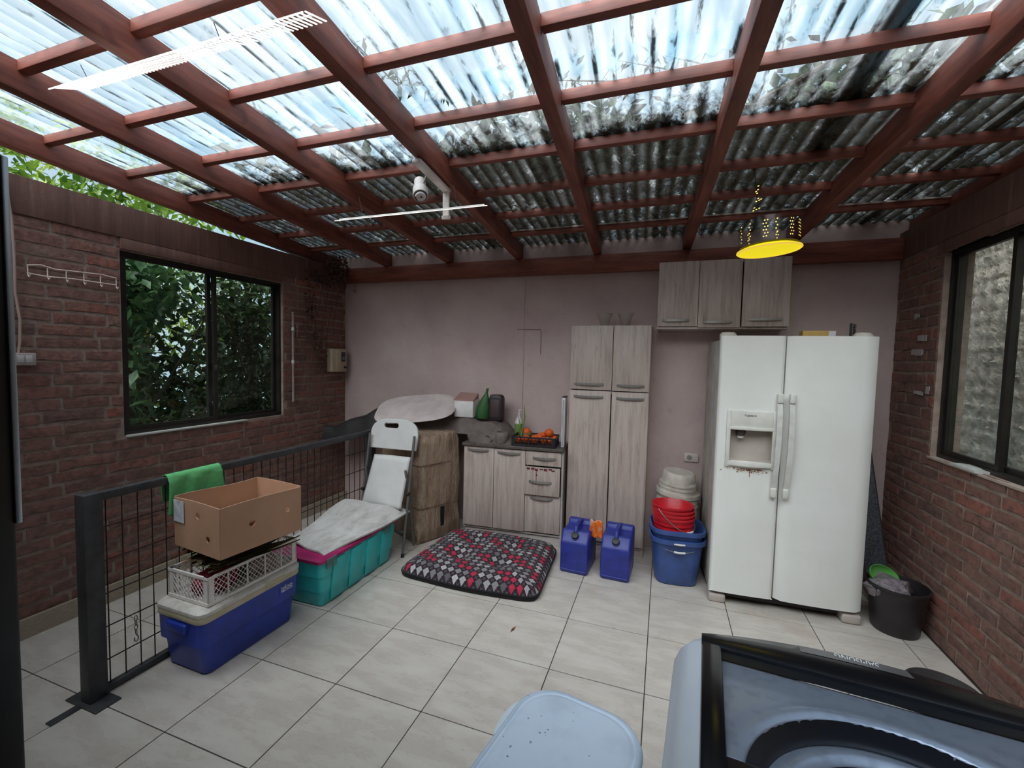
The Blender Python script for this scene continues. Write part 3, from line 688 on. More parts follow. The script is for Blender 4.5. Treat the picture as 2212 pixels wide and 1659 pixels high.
# ------------------------------------------------------------ white vegetable crate on the cool box
CRW = M('crate_white', (240, 234, 228), .45, col2=(222, 214, 208), scale=14)
def crate(name, label, loc, w, d, h, mat, rzz, nx, ny, th=.0035, step=.028):
    T = thing(name, label, 'crate', loc, rzz)
    MB().bb(-w/2, w/2, -d/2, d/2, 0, .005).build('base', mat, T)
    for sx in (-1, 1):
        for sy in (-1, 1):
            MB().bb(sx*w/2-(.034 if sx > 0 else 0), sx*w/2+(0 if sx > 0 else .034), sy*d/2-(.007 if sy > 0 else 0), sy*d/2+(0 if sy > 0 else .007), 0, h).bb(sx*w/2-(.007 if sx > 0 else 0), sx*w/2+(0 if sx > 0 else .007), sy*d/2-(.034 if sy > 0 else 0), sy*d/2+(0 if sy > 0 else .034), 0, h).build('corner_post', mat, T)
    rim = MB()
    for z0, z1 in ((h-.014, h), (.004, .02)):
        rim.bb(-w/2, w/2, -d/2-.003, -d/2+.007, z0, z1).bb(-w/2, w/2, d/2-.007, d/2+.003, z0, z1).bb(-w/2-.003, -w/2+.007, -d/2, d/2, z0, z1).bb(w/2-.007, w/2+.003, -d/2, d/2, z0, z1)
    rim.build('rim', mat, T)
    def panel(length, fx, nd):
        for k in range(1, nd):
            a = -length/2+length*k/nd; c0 = fx(a-.005, .012); c1 = fx(a+.005, h-.012)
        m = MB()
        z0, z1 = .02, h-.014; s0, s1 = -length/2+.03, length/2-.03; H = z1-z0
        a = s0-H
        while a < s1:
            for sg in (1, -1):
                p0, p1 = (a, z0), (a+H*.9, z1)
                if sg < 0: p0, p1 = (a, z1), (a+H*.9, z0)
                (xa, za), (xb, zb) = p0, p1
                if xa < s0: t_ = (s0-xa)/(xb-xa); za += (zb-za)*t_; xa = s0
                if xb > s1: t_ = (s1-xa)/(xb-xa); zb = za+(zb-za)*t_; xb = s1
                if xb-xa > .004: m.tube([fx(xa, za), fx(xb, zb)], .0019, 4, False)
            a += step
        for k in range(1, nd):
            a = -length/2+length*k/nd; m.tube([fx(a, z0), fx(a, z1)], .0045, 6)
        return m
    for s in (-1, 1):
        panel(w, lambda a, z, s=s: (a, s*(d/2-.003), z), nx).build('mesh_panel', mat, T, smooth=0)
        panel(d, lambda a, z, s=s: (s*(w/2-.003), a, z), ny).build('mesh_panel', mat, T, smooth=0)
    return T
crate('vegetable_crate', 'white lattice plastic crate on the blue cool box', (-1.795, -.405, .3665), .305, .565, .158, CRW, -.02, 2, 5)
# contents of the crate: card sheets, coloured bags, palm leaves
CARD = M('cardboard', (192, 150, 122), .8, col2=(178, 136, 108), scale=4, bump=.15, bscale=30)
CARD2 = M('cardboard_inner', (178, 140, 112), .85, col2=(162, 124, 98), scale=5)
o = tag(MB().grid(lambda u, v: (-.12+.24*u, -.24+.46*v, .012*math.sin(5*u+3*v)+.02*u), 10, 10, .004).build('card_sheet', CARD, smooth=60), 'creased brown card sheet sticking out of the white crate', 'card'); o.location = (-1.80, -.40, .555); o.rotation_euler = (0, -.05, .1)
for k, (cx, cy, c1, l) in enumerate(((-1.80, -.54, (168, 40, 70), 'crumpled crimson bag near the front of the white crate'), (-1.78, -.30, (196, 176, 170), 'crumpled pale bag at the far end of the white crate'), (-1.83, -.42, (58, 66, 44), 'dark green leafy bundle in the middle of the white crate'))):
    m = MB().lathe([(0, 0), (.08, .002), (.105, .03), (.10, .07), (.06, .105), (0, .115)], n=24)
    m.v = [(x*(1+.16*math.sin(9*math.atan2(y, x)+40*z+k)), y*(1.05+.16*math.sin(7*math.atan2(y, x)+33*z+k)), z*(1+.08*math.sin(30*x+k))) for x, y, z in m.v]
    o = tag(m.build('crumpled_bag', M('bag_%d' % k, c1, .6, col2=tuple(int(q*.6) for q in c1), scale=30), smooth=70), l, 'bag'); o.location = (cx, cy, .373)
PALM = M('dry_palm', (104, 104, 66), .8, col2=(70, 60, 44), scale=8, stretch=(1, 6, 1))
T = thing('palm_leaves', 'bundle of dry dark green palm leaves under the cardboard box', 'leaves', (-1.76, -.42, .565))
for k in range(64):
    x0 = random.uniform(-.13, .14); z0 = random.uniform(-.02, .068); y0 = random.uniform(-.25, -.16); y1 = random.uniform(.20, .30); dx = random.uniform(-.05, .10)
    w_ = random.uniform(.012, .024); m = MB()
    n = 6; vs = []
    for i in range(n+1):
        u = i/n; ww = w_*(1-u**3)*(.55+.45*min(u*6, 1)); x = x0+dx*u; y = y0+(y1-y0)*u; z = z0+.012*math.sin(PI*u+k)
        vs += [(x-ww, y, z+.004), (x, y, z-.003), (x+ww, y, z+.004)]
    m.add(vs, [(3*i+j, 3*i+j+1, 3*i+j+4, 3*i+j+3) for i in range(n) for j in (0, 1)])
    m.build('leaf', PALM, T, fix=False)
# open cardboard box on top
T = thing('cardboard_box', 'open brown cardboard box with round holes stacked on the white crate', 'box', (-1.715, -.445, .642), -.115)
w_, d_, h_ = .40, .465, .262; th = .006
def holed(name, P, L, H, holes, mat):
    """panel with round holes; P(a,z)->point"""
    bm = bmesh.new(); n_ = 24
    outer = [(L*i/n_, 0) for i in range(n_)]+[(L, 0)]+[(L*(1-i/n_), H) for i in range(n_+1)]
    loops = [outer]+[[(ha+hr*math.cos(2*PI*k/18), hz_+hr*math.sin(2*PI*k/18)) for k in range(18)] for ha, hz_, hr in holes]; eds = []
    for lp in loops:
        vs = [bm.verts.new((a_, 0, z_)) for a_, z_ in lp]; eds += [bm.edges.new((p_, q_)) for p_, q_ in zip(vs, vs[1:]+vs[:1])]
    bmesh.ops.triangle_fill(bm, use_beauty=True, edges=eds)
    for v_ in bm.verts: v_.co = Vector(P(v_.co.x, v_.co.z))
    me = bpy.data.meshes.new('p'); bm.to_mesh(me); bm.free()
    o = mkobj(name, me, mat, T); md = o.modifiers.new('s', 'SOLIDIFY'); md.thickness = th; md.offset = 0; return o
bulge = lambda a, L: 0
holed('side_panel', lambda a, z: (w_/2+bulge(a, d_)*z/h_, -d_/2+a, z+.004*math.sin(9*a)*z/h_), d_, h_, [(.165, .135, .0175), (.375, .150, .0165)], CARD)
holed('side_panel', lambda a, z: (-w_/2, -d_/2+a, z+.006*math.sin(11*a+1)*z/h_), d_, h_, [], CARD)
holed('end_panel', lambda a, z: (-w_/2+a, -d_/2-bulge(a, w_)*z/h_, z+.005*math.sin(8*a)*z/h_), w_, h_, [(.215, .192, .0175), (.30, .085, .0165)], CARD)
holed('end_panel', lambda a, z: (-w_/2+a, d_/2, z+.004*math.sin(8*a)*z/h_), w_, h_, [(.28, .19, .0165)], CARD)
MB().bb(-w_/2+.006, w_/2-.006, -d_/2+.006, d_/2-.006, 0, .008).build('bottom', CARD2, T)
MB().grid(lambda u, v: (-.15+.30*u, -.18+.36*v, .11+.05*u+.012*math.sin(4*v)), 6, 6, .005).build('loose_flap', CARD, T)
MB().bb(-w_/2+.004, -w_/2+.098, -d_/2-.0085, -d_/2-.0068, .135, .252).build('paper_label', M('white_paper_label', (228, 228, 232), .6, col2=(170, 172, 184), scale=26), T)

# ------------------------------------------------------------ teal tote with pink lid and folded rug on it
TEAL = M('tote_teal', (62, 196, 196), .38, col2=(52, 178, 180), scale=6)
PINK = M('lid_pink', (176, 40, 104), .4, col2=(150, 32, 88), scale=8)
T = thing('storage_tote', 'turquoise storage tote with pink lid under a grey rug', 'tote', (-1.76, .405, 0))
loft([(.37, .76, .035, 0), (.385, .78, .035, .01), (.40, .80, .035, .10), (.41, .812, .035, .104), (.42, .828, .036, .21), (.43, .842, .036, .214), (.44, .855, .038, .315)]).build('body', TEAL, T, smooth=40)
for y in (-.26, -.08, .10, .28): MB().add([(.198, y-.06, .02), (.206, y-.06, .02), (.232, y-.055, .30), (.214, y-.055, .30), (.198, y+.06, .02), (.206, y+.06, .02), (.232, y+.055, .30), (.214, y+.055, .30)], [(0, 1, 2, 3), (7, 6, 5, 4), (0, 4, 5, 1), (1, 5, 6, 2), (2, 6, 7, 3), (3, 7, 4, 0)]).build('rib', TEAL, T, bevel=.004)
loft([(.455, .872, .04, .312), (.462, .878, .042, .316), (.462, .878, .042, .334), (.43, .84, .04, .345)]).build('lid', PINK, T, smooth=40)
LAT = NT('clear_latch'); LATm = LAT.done(LAT.n('MixShader', {0: .45, 1: LAT.n('BsdfTransparent', {'Color': (.75, .9, .88, 1)}).outputs[0], 2: LAT.n('BsdfPrincipled', {'Base Color': lin((120, 150, 146)), 'Roughness': .25}).outputs[0]}))
for y in (-.34, .28): MB().bb(.222, .240, y-.045, y+.045, .27, .335).build('latch', LATm, T, bevel=.004)
def rug(u, v):
    A, B, Cc, Dd = Vector((-1.575, .045, .350)), Vector((-1.955, .10, .366)), Vector((-1.955, .70, .485)), Vector((-1.475, .955, .372))
    p = (A*(1-u)+B*u)*(1-v)+(Dd*(1-u)+Cc*u)*v
    p.z += .010*math.sin(7*v+2*u)+.006*math.sin(11*u+5*v)-.02*max(0, .08-u)*8*(0.4+.3*math.sin(6*v)); p.x += .012*math.sin(5*v)*(1-u)
    return tuple(p)
def mat_rug():
    t = NT('grey_rug'); n = t.noise(t.geo((6, 3, 6)), 2.2, 5, .65); c = t.ramp(n, [(.35, lin((172, 166, 162))), (.5, lin((192, 187, 183))), (.7, lin((206, 202, 198)))])
    return t.done(t.bsdf(Base_Color=c, Roughness=.95, Normal=t.bump(t.noise(t.geo(), 260, 3), .003, .7)))
RUG = mat_rug()
tag(MB().grid(rug, 30, 40, .012).build('grey_rug', RUG, smooth=60), 'grey worn rug spread over the turquoise tote', 'rug')

# ------------------------------------------------------------ folding chair
CHW = M('chair_plastic', (214, 212, 210), .5, col2=(204, 200, 198), scale=5)
CHT = M('chair_tube', (128, 124, 122), .4, .5)
T = thing('folding_chair', 'white plastic folding chair with grey tube legs behind the tote', 'chair', (-1.712, .82, 0), .05)
m = MB(); bw, bh = .475, .265
pts = []
for i in range(25):
    a = PI*i/24; q = (abs(math.cos(a))**3+abs(math.sin(a))**3)**(-1/3)
    pts.append((bw/2*q*math.cos(a), .10+(bh-.10)*q*math.sin(a)))
pts = [(bw/2-.01, 0)]+pts+[(-bw/2+.01, 0)]
# back rest: outline with slot, curved
def bp(x, z, off): return (x, .195+.05*(1-(2*x/bw)**2)*1.0+off+z*.18, .865+z)
slot = [(-.055+.055*1*0, 0)]
sl = rrect(.145, .042, .02, 4); sl = [(x-.035, z+.205) for x, z in sl]
bm = bmesh.new()
outer = [bm.verts.new((x, 0, z)) for x, z in pts]; inner = [bm.verts.new((x, 0, z)) for x, z in sl]
eds = [bm.edges.new((a, b)) for a, b in zip(outer, outer[1:]+outer[:1])]+[bm.edges.new((a, b)) for a, b in zip(inner, inner[1:]+inner[:1])]
bmesh.ops.triangle_fill(bm, use_beauty=True, edges=eds)
bmesh.ops.dissolve_limit(bm, angle_limit=.01, verts=bm.verts, edges=bm.edges)
for v_ in bm.verts: v_.co = Vector((v_.co.x, .225+v_.co.z*.18, .865+v_.co.z))
me = bpy.data.meshes.new('b'); bm.to_mesh(me); bm.free()
o = mkobj('backrest', me, CHW, T); md = o.modifiers.new('s', 'SOLIDIFY'); md.thickness = .022; md.offset = 0; md2 = o.modifiers.new('b', 'BEVEL'); md2.width = .004; md2.segments = 2; md2.limit_method = 'ANGLE'
def seat(u, v):
    x = (u-.5)*(.36+.03*(1-v)); z = .40+.42*v; y = .02+.13*v+.016*math.cos(PI*(u-.5))-.03*math.sin(PI*min(1, v*1.1))*0
    k = min(u, 1-u, v*1.1, (1-v)*1.1); y += max(0, .03-k)*.5
    return (x+.03*v, y, z)
sm = MB().grid(seat, 18, 18); o = sm.build('seat', CHW, T, smooth=60, fix=False); md = o.modifiers.new('s', 'SOLIDIFY'); md.thickness = .018
for s in (-1, 1):
    MB().tube([(s*.222, .02, .0), (s*.222, .12, .55), (s*.222, .205, 1.0)], .0115, 10).build('leg', CHT, T)
    MB().tube([(s*.196, .262, .0), (s*.198, .17, .45), (s*.198, .10, .72)], .0115, 10).build('leg', CHT, T)
    MB().tube([(s*.21, .10, .52), (s*.235, .10, .52)], .014, 10).build('pivot', M('black_rubber', (34, 32, 32), .6), T)
    MB().tube([(s*.222, .02, .0), (s*.222, .026, .03)], .0145, 10).build('foot_cap', M('black_rubber', (0, 0, 0)), T)
MB().tube([(-.196, .238, .12), (.196, .238, .12)], .008, 8).build('crossbar', CHT, T)
MB().tube([(-.222, .06, .2), (.222, .06, .2)], .008, 8).build('crossbar', CHT, T)

# ------------------------------------------------------------ paper-wrapped appliance, tarpaulin, pad
def mat_wrap():
    t = NT('brown_wrapping'); v = t.coord((7, 7, 1.3)); n = t.noise(v, 2.0, 6, .7)
    c = t.ramp(n, [(.3, lin((136, 110, 92))), (.5, lin((182, 154, 130))), (.7, lin((202, 178, 154)))])
    return t.done(t.bsdf(Base_Color=c, Roughness=.7, Normal=t.bump(t.noise(t.coord((10, 10, 3)), 1.6, 6, .7), .06, 1.0)))
WRAP = mat_wrap()
T = thing('wrapped_appliance', 'large brown paper wrapped box tied with string beside the low cabinet', 'wrapped box', (-1.70, 1.475, 0), math.radians(-23))
m = loft([(.66, .46, .03, 0), (.70, .50, .03, .012), (.69, .49, .04, .14), (.665, .465, .05, .30), (.672, .472, .05, .34), (.67, .47, .05, .52), (.665, .465, .05, .69), (.672, .472, .05, .75), (.68, .48, .05, .9), (.66, .46, .05, .965), (.60, .40, .05, .99)], 8)
m.v = [(x+.010*math.sin(38*y+9*z)+.006*math.sin(23*z+11*x), y+.010*math.sin(34*x+7*z)+.006*math.sin(19*z+13*y), z) for x, y, z in m.v]
m.build('wrapping', WRAP, T, smooth=70)
for z in (.315, .71):
    MB().tube([(x*1.014, y*1.014, z+.006*math.sin(7*x+9*y)) for x, y in rrect(.672, .472, .05, 4)]+[(x*1.014, y*1.014, z) for x, y in rrect(.672, .472, .05, 4)[:1]], .0028, 5).build('string', M('string_dark', (96, 78, 62), .9), T)
MB().bb(.20, .33, -.262, -.225, .0, .03).build('torn_foot', WRAP, T, bevel=.008)
MB().bb(.3445, .352, -.02, .02, .12, .30).build('tear', GAP, T)

TARP = M('black_tarp', (46, 42, 44), .6, col2=(30, 28, 30), scale=9, bump=.8, bscale=14)
def tarp(u, v):
    x = -2.85+1.0*u; y = 1.40+.42*v; base = .93+.20*min(1, max(0, (x+2.85)/.6))*(.75+.25*v)
    z = base+.028*math.sin(7*x+3*y)+.022*math.sin(11*y-4*x)+.015*math.sin(19*x)
    if v < .12: z -= (.12-v)*1.2
    return (x, y, z)
tag(MB().grid(tarp, 34, 20, .01).build('tarpaulin', TARP, smooth=60), 'black crumpled tarpaulin lying over the wrapped box by the wall', 'tarpaulin')
PAD = M('quilted_pad', (206, 192, 188), .95, col2=(186, 170, 168), scale=7, bump=.8, bscale=26)
def pad(u, v):
    a, b = 2*u-1, 2*v-1
    k = (abs(a)**3.2+abs(b)**3.2)**(1/3.2); m_ = max(abs(a), abs(b)); f = m_/k if k > 1e-6 else 1
    a, b = a*f, b*f
    return a, b
PADm = MB()
nu, nv = 30, 20; top = []; 
for s in (1, -1):
    vs = []
    for j in range(nv+1):
        for i in range(nu+1):
            a, b = pad(i/nu, j/nv); e = max(abs(2*i/nu-1), abs(2*j/nv-1)); hgt = .028*max(0, 1-e**6)**.5
            x, y = .40*a, .25*b; z = s*hgt+(.010*math.cos(14*math.hypot(x+.05, y*1.4)) if s > 0 else 0)*(1-e**4)
            vs.append((x, y, z))
    Wd = nu+1; PADm.add(vs, [(j*Wd+i, j*Wd+i+1, (j+1)*Wd+i+1, (j+1)*Wd+i) for j in range(nv) for i in range(nu)])
o = tag(PADm.build('quilted_pad', PAD, merge=True, smooth=80), 'pale pink quilted pad lying tilted on the black tarpaulin', 'pad')
o.location = (-1.77, 1.50, 1.185); o.rotation_euler = (.46, -.10, .30)
GREY = M('grey_sacking', (118, 106, 100), .95, col2=(84, 74, 72), scale=8, bump=1.0, bscale=18)
def heap(u, v):
    x = -2.12+1.40*u; y = 1.47+.36*v-.30*max(0, 1-u/.42)*(1-v)
    z = .905+.205*(1-max(0, (u-.72)/.28)**1.5)*min(1, v*2.6+.12)+.022*math.sin(15*x+9*y)*(.4+v)+.016*math.sin(23*x-12*y)
    if u > .93: z = .907+(z-.907)*(1-u)/.07
    if v < .1: z = (.907 if u > .5 else .985)+(z-(.907 if u > .5 else .985))*v/.1
    return (x, y+.02*math.sin(8*x), max(z, .907 if x > -1.2 else .975))
tag(MB().grid(heap, 64, 24, .004).build('grey_sacking', GREY, smooth=70, fix=False), 'heap of grey sacking from the wrapped box to the worktop', 'sacking')
# rolled sack with open end, and small grey pot
m = MB().lathe([(.040, 0), (.046, .02), (.043, .16), (.03, .20), (0, .205), (0, .19), (.032, .15), (.036, .004), (.040, 0)], n=24)
m.v = [(x*(1.25 if x > 0 else 1), y*(.8+.1*math.sin(9*z+x*20)), z) for x, y, z in m.v]
o = tag(m.build('rolled_sack', M('rolled_sack', (150, 138, 128), .9, col2=(96, 86, 80), scale=12), smooth=60), 'rolled pale sack with its open end facing the room', 'sack'); o.location = (-1.00, 1.475, .944); o.rotation_euler = (-PI/2, 0, -.35)
o = tag(MB().lathe([(0, 0), (.052, 0), (.060, .02), (.064, .07), (.058, .105), (.050, .11), (.052, .10), (.05, .03), (0, .02)], n=26).build('grey_pot', M('grey_pot', (120, 108, 102), .8, col2=(96, 86, 82), scale=16, bump=.5), smooth=50), 'small round grey pot beside the crate of oranges', 'pot'); o.location = (-.862, 1.512, .906)
# items on the heap
T = thing('white_carton', 'white cube carton with a pinkish lid on the grey sacking', 'box', (-1.292, 1.645, 1.118), .02)
MB().bb(-.098, .098, -.07, .09, 0, .168).build('carton_body', M('carton_white', (226, 218, 216), .6), T, bevel=.002)
MB().add([(-.104, -.074, .168), (.104, -.074, .168), (.085, .10, .222), (-.112, .10, .228), (-.104, -.074, .160), (.104, -.074, .160), (.085, .10, .162), (-.112, .10, .162)], [(0, 1, 2, 3), (7, 6, 5, 4), (0, 4, 5, 1), (1, 5, 6, 2), (2, 6, 7, 3), (3, 7, 4, 0)]).build('lid', M('carton_lid', (168, 128, 120), .7), T)
m = MB().lathe([(0, 0), (.064, 0), (.070, .03), (.060, .13), (.036, .20), (.014, .245), (.011, .275), (.016, .292), (0, .296)], n=26, sy=.7)
m.v = [(x*(1+.06*math.sin(5*math.atan2(y, x)+22*z))+max(0, z-.08)*.22, y*(1+.06*math.sin(6*math.atan2(y, x)+18*z)), z) for x, y, z in m.v]
o = tag(m.build('green_bag', M('green_plastic', (52, 98, 50), .45, col2=(40, 78, 42), scale=14), smooth=70), 'green plastic bag twisted to a point at the top', 'bag'); o.location = (-1.125, 1.66, 1.108)
T = thing('dark_canister', 'dark brown plastic canister next to the green bag', 'canister', (-.985, 1.675, 1.10), -.05)
loft([(.13, .08, .02, 0), (.142, .09, .025, .012), (.142, .09, .025, .21), (.13, .085, .03, .235), (.10, .07, .03, .245)]).build('body', M('canister_brown', (58, 44, 46), .5, col2=(44, 34, 36)), T, smooth=40)
MB().bb(-.045, .045, -.050, -.043, .03, .20).build('label_panel', M('canister_panel', (72, 56, 56), .5), T, bevel=.004)
MB().tube([(-.076, 0, .09), (-.092, 0, .11), (-.092, 0, .18), (-.074, 0, .20)], .009, 8).build('handle', M('canister_brown', (0, 0, 0)), T)
T = thing('cleaner_bottle', 'white bottle with a green label behind the orange crate', 'bottle', (-.775, 1.735, .906))
MB().lathe([(0, 0), (.036, 0), (.040, .008), (.040, .17), (.034, .195), (.018, .225), (.014, .24), (0, .24)], n=24).build('body', M('bottle_white', (214, 204, 204), .4), T, smooth=50)
MB().lathe([(.0405, .03), (.0412, .032), (.0412, .165), (.0405, .167)], n=24).build('label_band', M('bottle_green', (106, 132, 66), .5), T)
MB().lathe([(0, .24), (.014, .24), (.013, .265), (.006, .27), (.004, .30), (0, .302)], n=16).build('cap', M('bottle_white', (0, 0, 0)), T)
MB().tube([(0, 0, .297), (.03, -.004, .300)], .005, 8).build('nozzle', M('bottle_white', (0, 0, 0)), T)
# black crate of oranges
BKC = M('crate_black', (44, 40, 44), .45, col2=(32, 30, 34))
crate('orange_crate', 'low black plastic crate full of oranges on the worktop', (-.565, 1.605, .906), .40, .235, .088, BKC, math.radians(4.5), 5, 3, step=.034)
ORM = NT('orange_peel'); vv_ = ORM.coord(); ORMm = ORM.done(ORM.bsdf(Base_Color=ORM.mix(ORM.noise(vv_, 12, 3), lin((232, 104, 30)), lin((206, 78, 22))), Roughness=.42, Normal=ORM.bump(ORM.noise(vv_, 260, 2), .002, .5)))
om = MB().lathe([(0, -.97), (.25, -.95), (.5, -.85), (.71, -.69), (.87, -.48), (.97, -.24), (1, 0), (.97, .25), (.87, .5), (.7, .71), (.48, .87), (.25, .95), (.06, .955), (0, .93)], n=22, cap=False).mesh(smooth=80)
om.materials.append(ORMm)
STM = M('orange_stem', (92, 100, 52), .7)
stm = MB().lathe([(0, .0), (.10, .0), (.08, .05), (0, .06)], (0, 0, .925), 8).mesh(); stm.materials.append(STM)
ORL = {3: 'front-row orange in the black crate, second from the left', 4: 'front-row orange in the black crate, third from the left', 5: 'front-row orange in the black crate, fourth from the left', 6: 'front-row orange at the right end of the black crate', 7: 'front-row orange at the left end of the black crate'}
OR = [(-.10, .05, .105, .041, 'large orange heaped at the back of the crate, left of the other tall one'), (.115, .045, .108, .043, 'large orange heaped at the back right of the crate'),
      (.05, .07, .075, .036, 'orange wedged between the two large heaped ones'), (-.085, -.045, .052, .040, None), (.0, -.04, .054, .042, None), (.09, -.05, .050, .037, None), (.155, -.04, .046, .036, None),
      (-.16, -.05, .045, .037, None), (.03, .02, .068, .036, None), (-.01, .07, .046, .038, None), (.165, .06, .05, .037, None), (-.06, .075, .046, .037, None)]
for k, (x, y, z, r, l) in enumerate(OR):
    c, s = math.cos(math.radians(4.5)), math.sin(math.radians(4.5))
    o = mkobj('orange', om, None); o.location = (-.565+x*c-y*s, 1.605+x*s+y*c, .906+z); o.scale = (r, r, r*.95); o.rotation_euler = (random.uniform(-.7, .7), random.uniform(-.7, .7), random.random()*6)
    tag(o, l or ORL.get(k, 'orange mostly hidden behind the front row in the black crate'), 'orange', 'oranges in the black crate')
    st = mkobj('stem', stm, None, o)
o = tag(MB().lathe([(0, 0), (.035, .006), (.05, .03), (.048, .06), (.03, .085), (.012, .095), (0, .096)], n=22, sx=1.15).build('squash', M('squash_skin', (116, 104, 66), .55, col2=(86, 82, 48), scale=14), smooth=60), 'small greenish squash at the left end of the orange crate', 'squash'); o.location = (-.672, 1.655, .945)
T = thing('spring_onion', 'long green spring onion standing in the orange crate', 'onion', (-.706, 1.60, .94))
MB().tube([(0, 0, 0), (.006, 0, .06), (.012, 0, .11), (.026, .01, .20), (.022, .012, .28), (.024, .012, .335)], [.009, .007, .007, .008, .006, .001], 8).build('leaf', M('onion_green', (112, 134, 76), .5), T)
MB().tube([(0, 0, .03), (-.008, 0, .09), (-.020, .006, .16), (-.042, .01, .24)], [.006, .006, .006, .001], 8).build('leaf', M('onion_green', (0, 0, 0)), T)
MB().tube([(-.002, 0, -.02), (0, 0, .02)], [.012, .009], 10).build('bulb', M('onion_white', (214, 214, 176), .45), T)
T = thing('white_profile', 'upright white plastic window profile between the crate and tall cabinet', 'profile', (-.308, 1.60, .906), math.radians(4.5))
MB().bb(-.014, .014, -.035, .12, .004, .452).build('bar', M('pvc_white', (218, 216, 216), .4), T, bevel=.002)
MB().bb(-.006, -.003, -.037, -.034, .02, .43).bb(.003, .006, -.037, -.034, .02, .43).build('groove', M('groove_grey', (110, 106, 106), .6), T)
MB().bb(-.016, .016, -.037, .122, .452, .458).bb(-.016, .016, -.037, .122, .0, .004).build('end_cap', M('black_rubber', (0, 0, 0)), T)
# ------------------------------------------------------------ dog bed
def mat_argyle():
    t = NT('argyle_fleece'); uv = t.n('TexCoord').outputs['UV']; sp_ = t.n('SeparateXYZ', {0: uv})
    a = t.math('MULTIPLY', sp_.outputs[0], 18.0); b = t.math('MULTIPLY', sp_.outputs[1], 17.0)
    p, q = t.math('ADD', a, b), t.math('SUBTRACT', a, b)
    fp, fq = t.math('FLOOR', p), t.math('FLOOR', q)
    par = t.math('MODULO', t.math('ADD', t.math('ABSOLUTE', fp), t.math('ABSOLUTE', fq)), 2.0)
    cell = t.n('CombineXYZ', {0: fp, 1: fq}).outputs[0]; rnd = t.n('TexWhiteNoise', {0: cell}, noise_dimensions='3D').outputs[0]
    row = t.math('MODULO', t.math('ABSOLUTE', fp), 5.0)
    isred = t.math('MULTIPLY', t.math('LESS_THAN', row, 1.5), t.math('GREATER_THAN', rnd, .35))
    grey = t.ramp(rnd, [(0, lin((88, 84, 88))), (.5, lin((142, 138, 140))), (1, lin((186, 182, 182)))])
    col = t.mix(isred, grey, lin((176, 34, 66)))
    up_, vq = t.math('FRACT', p), t.math('FRACT', q)
    dm = t.math('MAXIMUM', t.math('ABSOLUTE', t.math('SUBTRACT', up_, .5)), t.math('ABSOLUTE', t.math('SUBTRACT', vq, .5)))
    inside = t.math('LESS_THAN', dm, .46)
    ln = t.math('LESS_THAN', t.math('MINIMUM', t.math('ABSOLUTE', t.math('SUBTRACT', up_, .5)), t.math('ABSOLUTE', t.math('SUBTRACT', vq, .5))), .025)
    c = t.mix(t.math('MULTIPLY', par, inside), lin((40, 30, 36)), col)
    c = t.mix(t.math('MULTIPLY', ln, .5), c, lin((120, 100, 108)))
    # small paw-like print in the dark diamonds
    paw = t.math('LESS_THAN', t.math('ABSOLUTE', t.math('SUBTRACT', t.math('ADD', t.math('POWER', t.math('SUBTRACT', up_, .5), 2.0), t.math('POWER', t.math('SUBTRACT', vq, .5), 2.0)), .035)), .014)
    c = t.mix(t.math('MULTIPLY', t.math('MULTIPLY', paw, t.math('SUBTRACT', 1.0, par)), .5), c, lin((126, 104, 112)))
    return t.done(t.bsdf(Base_Color=c, Roughness=.95, Normal=t.bump(t.noise(uv, 220, 2), .004, .6)))
ARG = mat_argyle()
T = thing('dog_bed', 'flat tufted dog cushion with grey and red argyle print on the floor', 'dog bed', (0, 0, 0))
CN = [Vector((-1.355, .545, 0)), Vector((-.235, .560, 0)), Vector((-.295, 1.475, 0)), Vector((-1.30, 1.455, 0))]
def bedxy(u, v):
    a, b = 2*u-1, 2*v-1; k = (abs(a)**11+abs(b)**11)**(1/11); mm = max(abs(a), abs(b)); f = mm/k if k > 1e-6 else 1
    bow = 1-.035*(1-a*a)*0; a, b = a*f, b*f*(1+.03*math.cos(PI*a)); U, V = (a+1)/2, (b+1)/2
    p = (CN[0]*(1-U)+CN[1]*U)*(1-V)+(CN[3]*(1-U)+CN[2]*U)*V
    return p
tufts = [(.33, .35), (.66, .33), (.35, .68), (.68, .67)]
def bedz(u, v):
    e = max(abs(2*u-1), abs(2*v-1)); z = .105*max(0, 1-e**3.6)**.5
    for tu, tv in tufts: z -= .062*math.exp(-(((u-tu)/.10)**2+((v-tv)/.10)**2))
    z -= .018*math.exp(-((u-.5)/.05)**2)*(1-e)+.012*math.sin(16*u+5*v)*(1-e)*.5
    return z
nu, nv = 56, 48; m = MB()
m.grid(lambda u, v: (bedxy(u, v).x, bedxy(u, v).y, .035+bedz(u, v)), nu, nv)
me = m.mesh(smooth=80, fix=False); uvl = me.uv_layers.new(name='UVMap')
for lp in me.loops: 
    i = lp.vertex_index; uvl.data[lp.index].uv = ((i % (nu+1))/nu, (i//(nu+1))/nv)
mkobj('cushion_top', me, ARG, T)
rim = [bedxy(i/60, 0) for i in range(61)]+[bedxy(1, j/60) for j in range(1, 61)]+[bedxy(1-i/60, 1) for i in range(1, 61)]+[bedxy(0, 1-j/60) for j in range(1, 60)]
cc = sum(rim, Vector())/len(rim); m = MB(); L = len(rim)
for s_, z in ((.93, .0), (.99, .004), (1.004, .02), (1.0, .036)): m.v += [((p.x-cc.x)*s_+cc.x, (p.y-cc.y)*s_+cc.y, z) for p in rim]
for r in range(3):
    for k in range(L): m.f.append((r*L+k, r*L+(k+1) % L, (r+1)*L+(k+1) % L, (r+1)*L+k))
m.f.append(tuple(range(L-1, -1, -1)))
m.build('cushion_base', M('black_fleece', (26, 24, 28), .9), T, smooth=60)
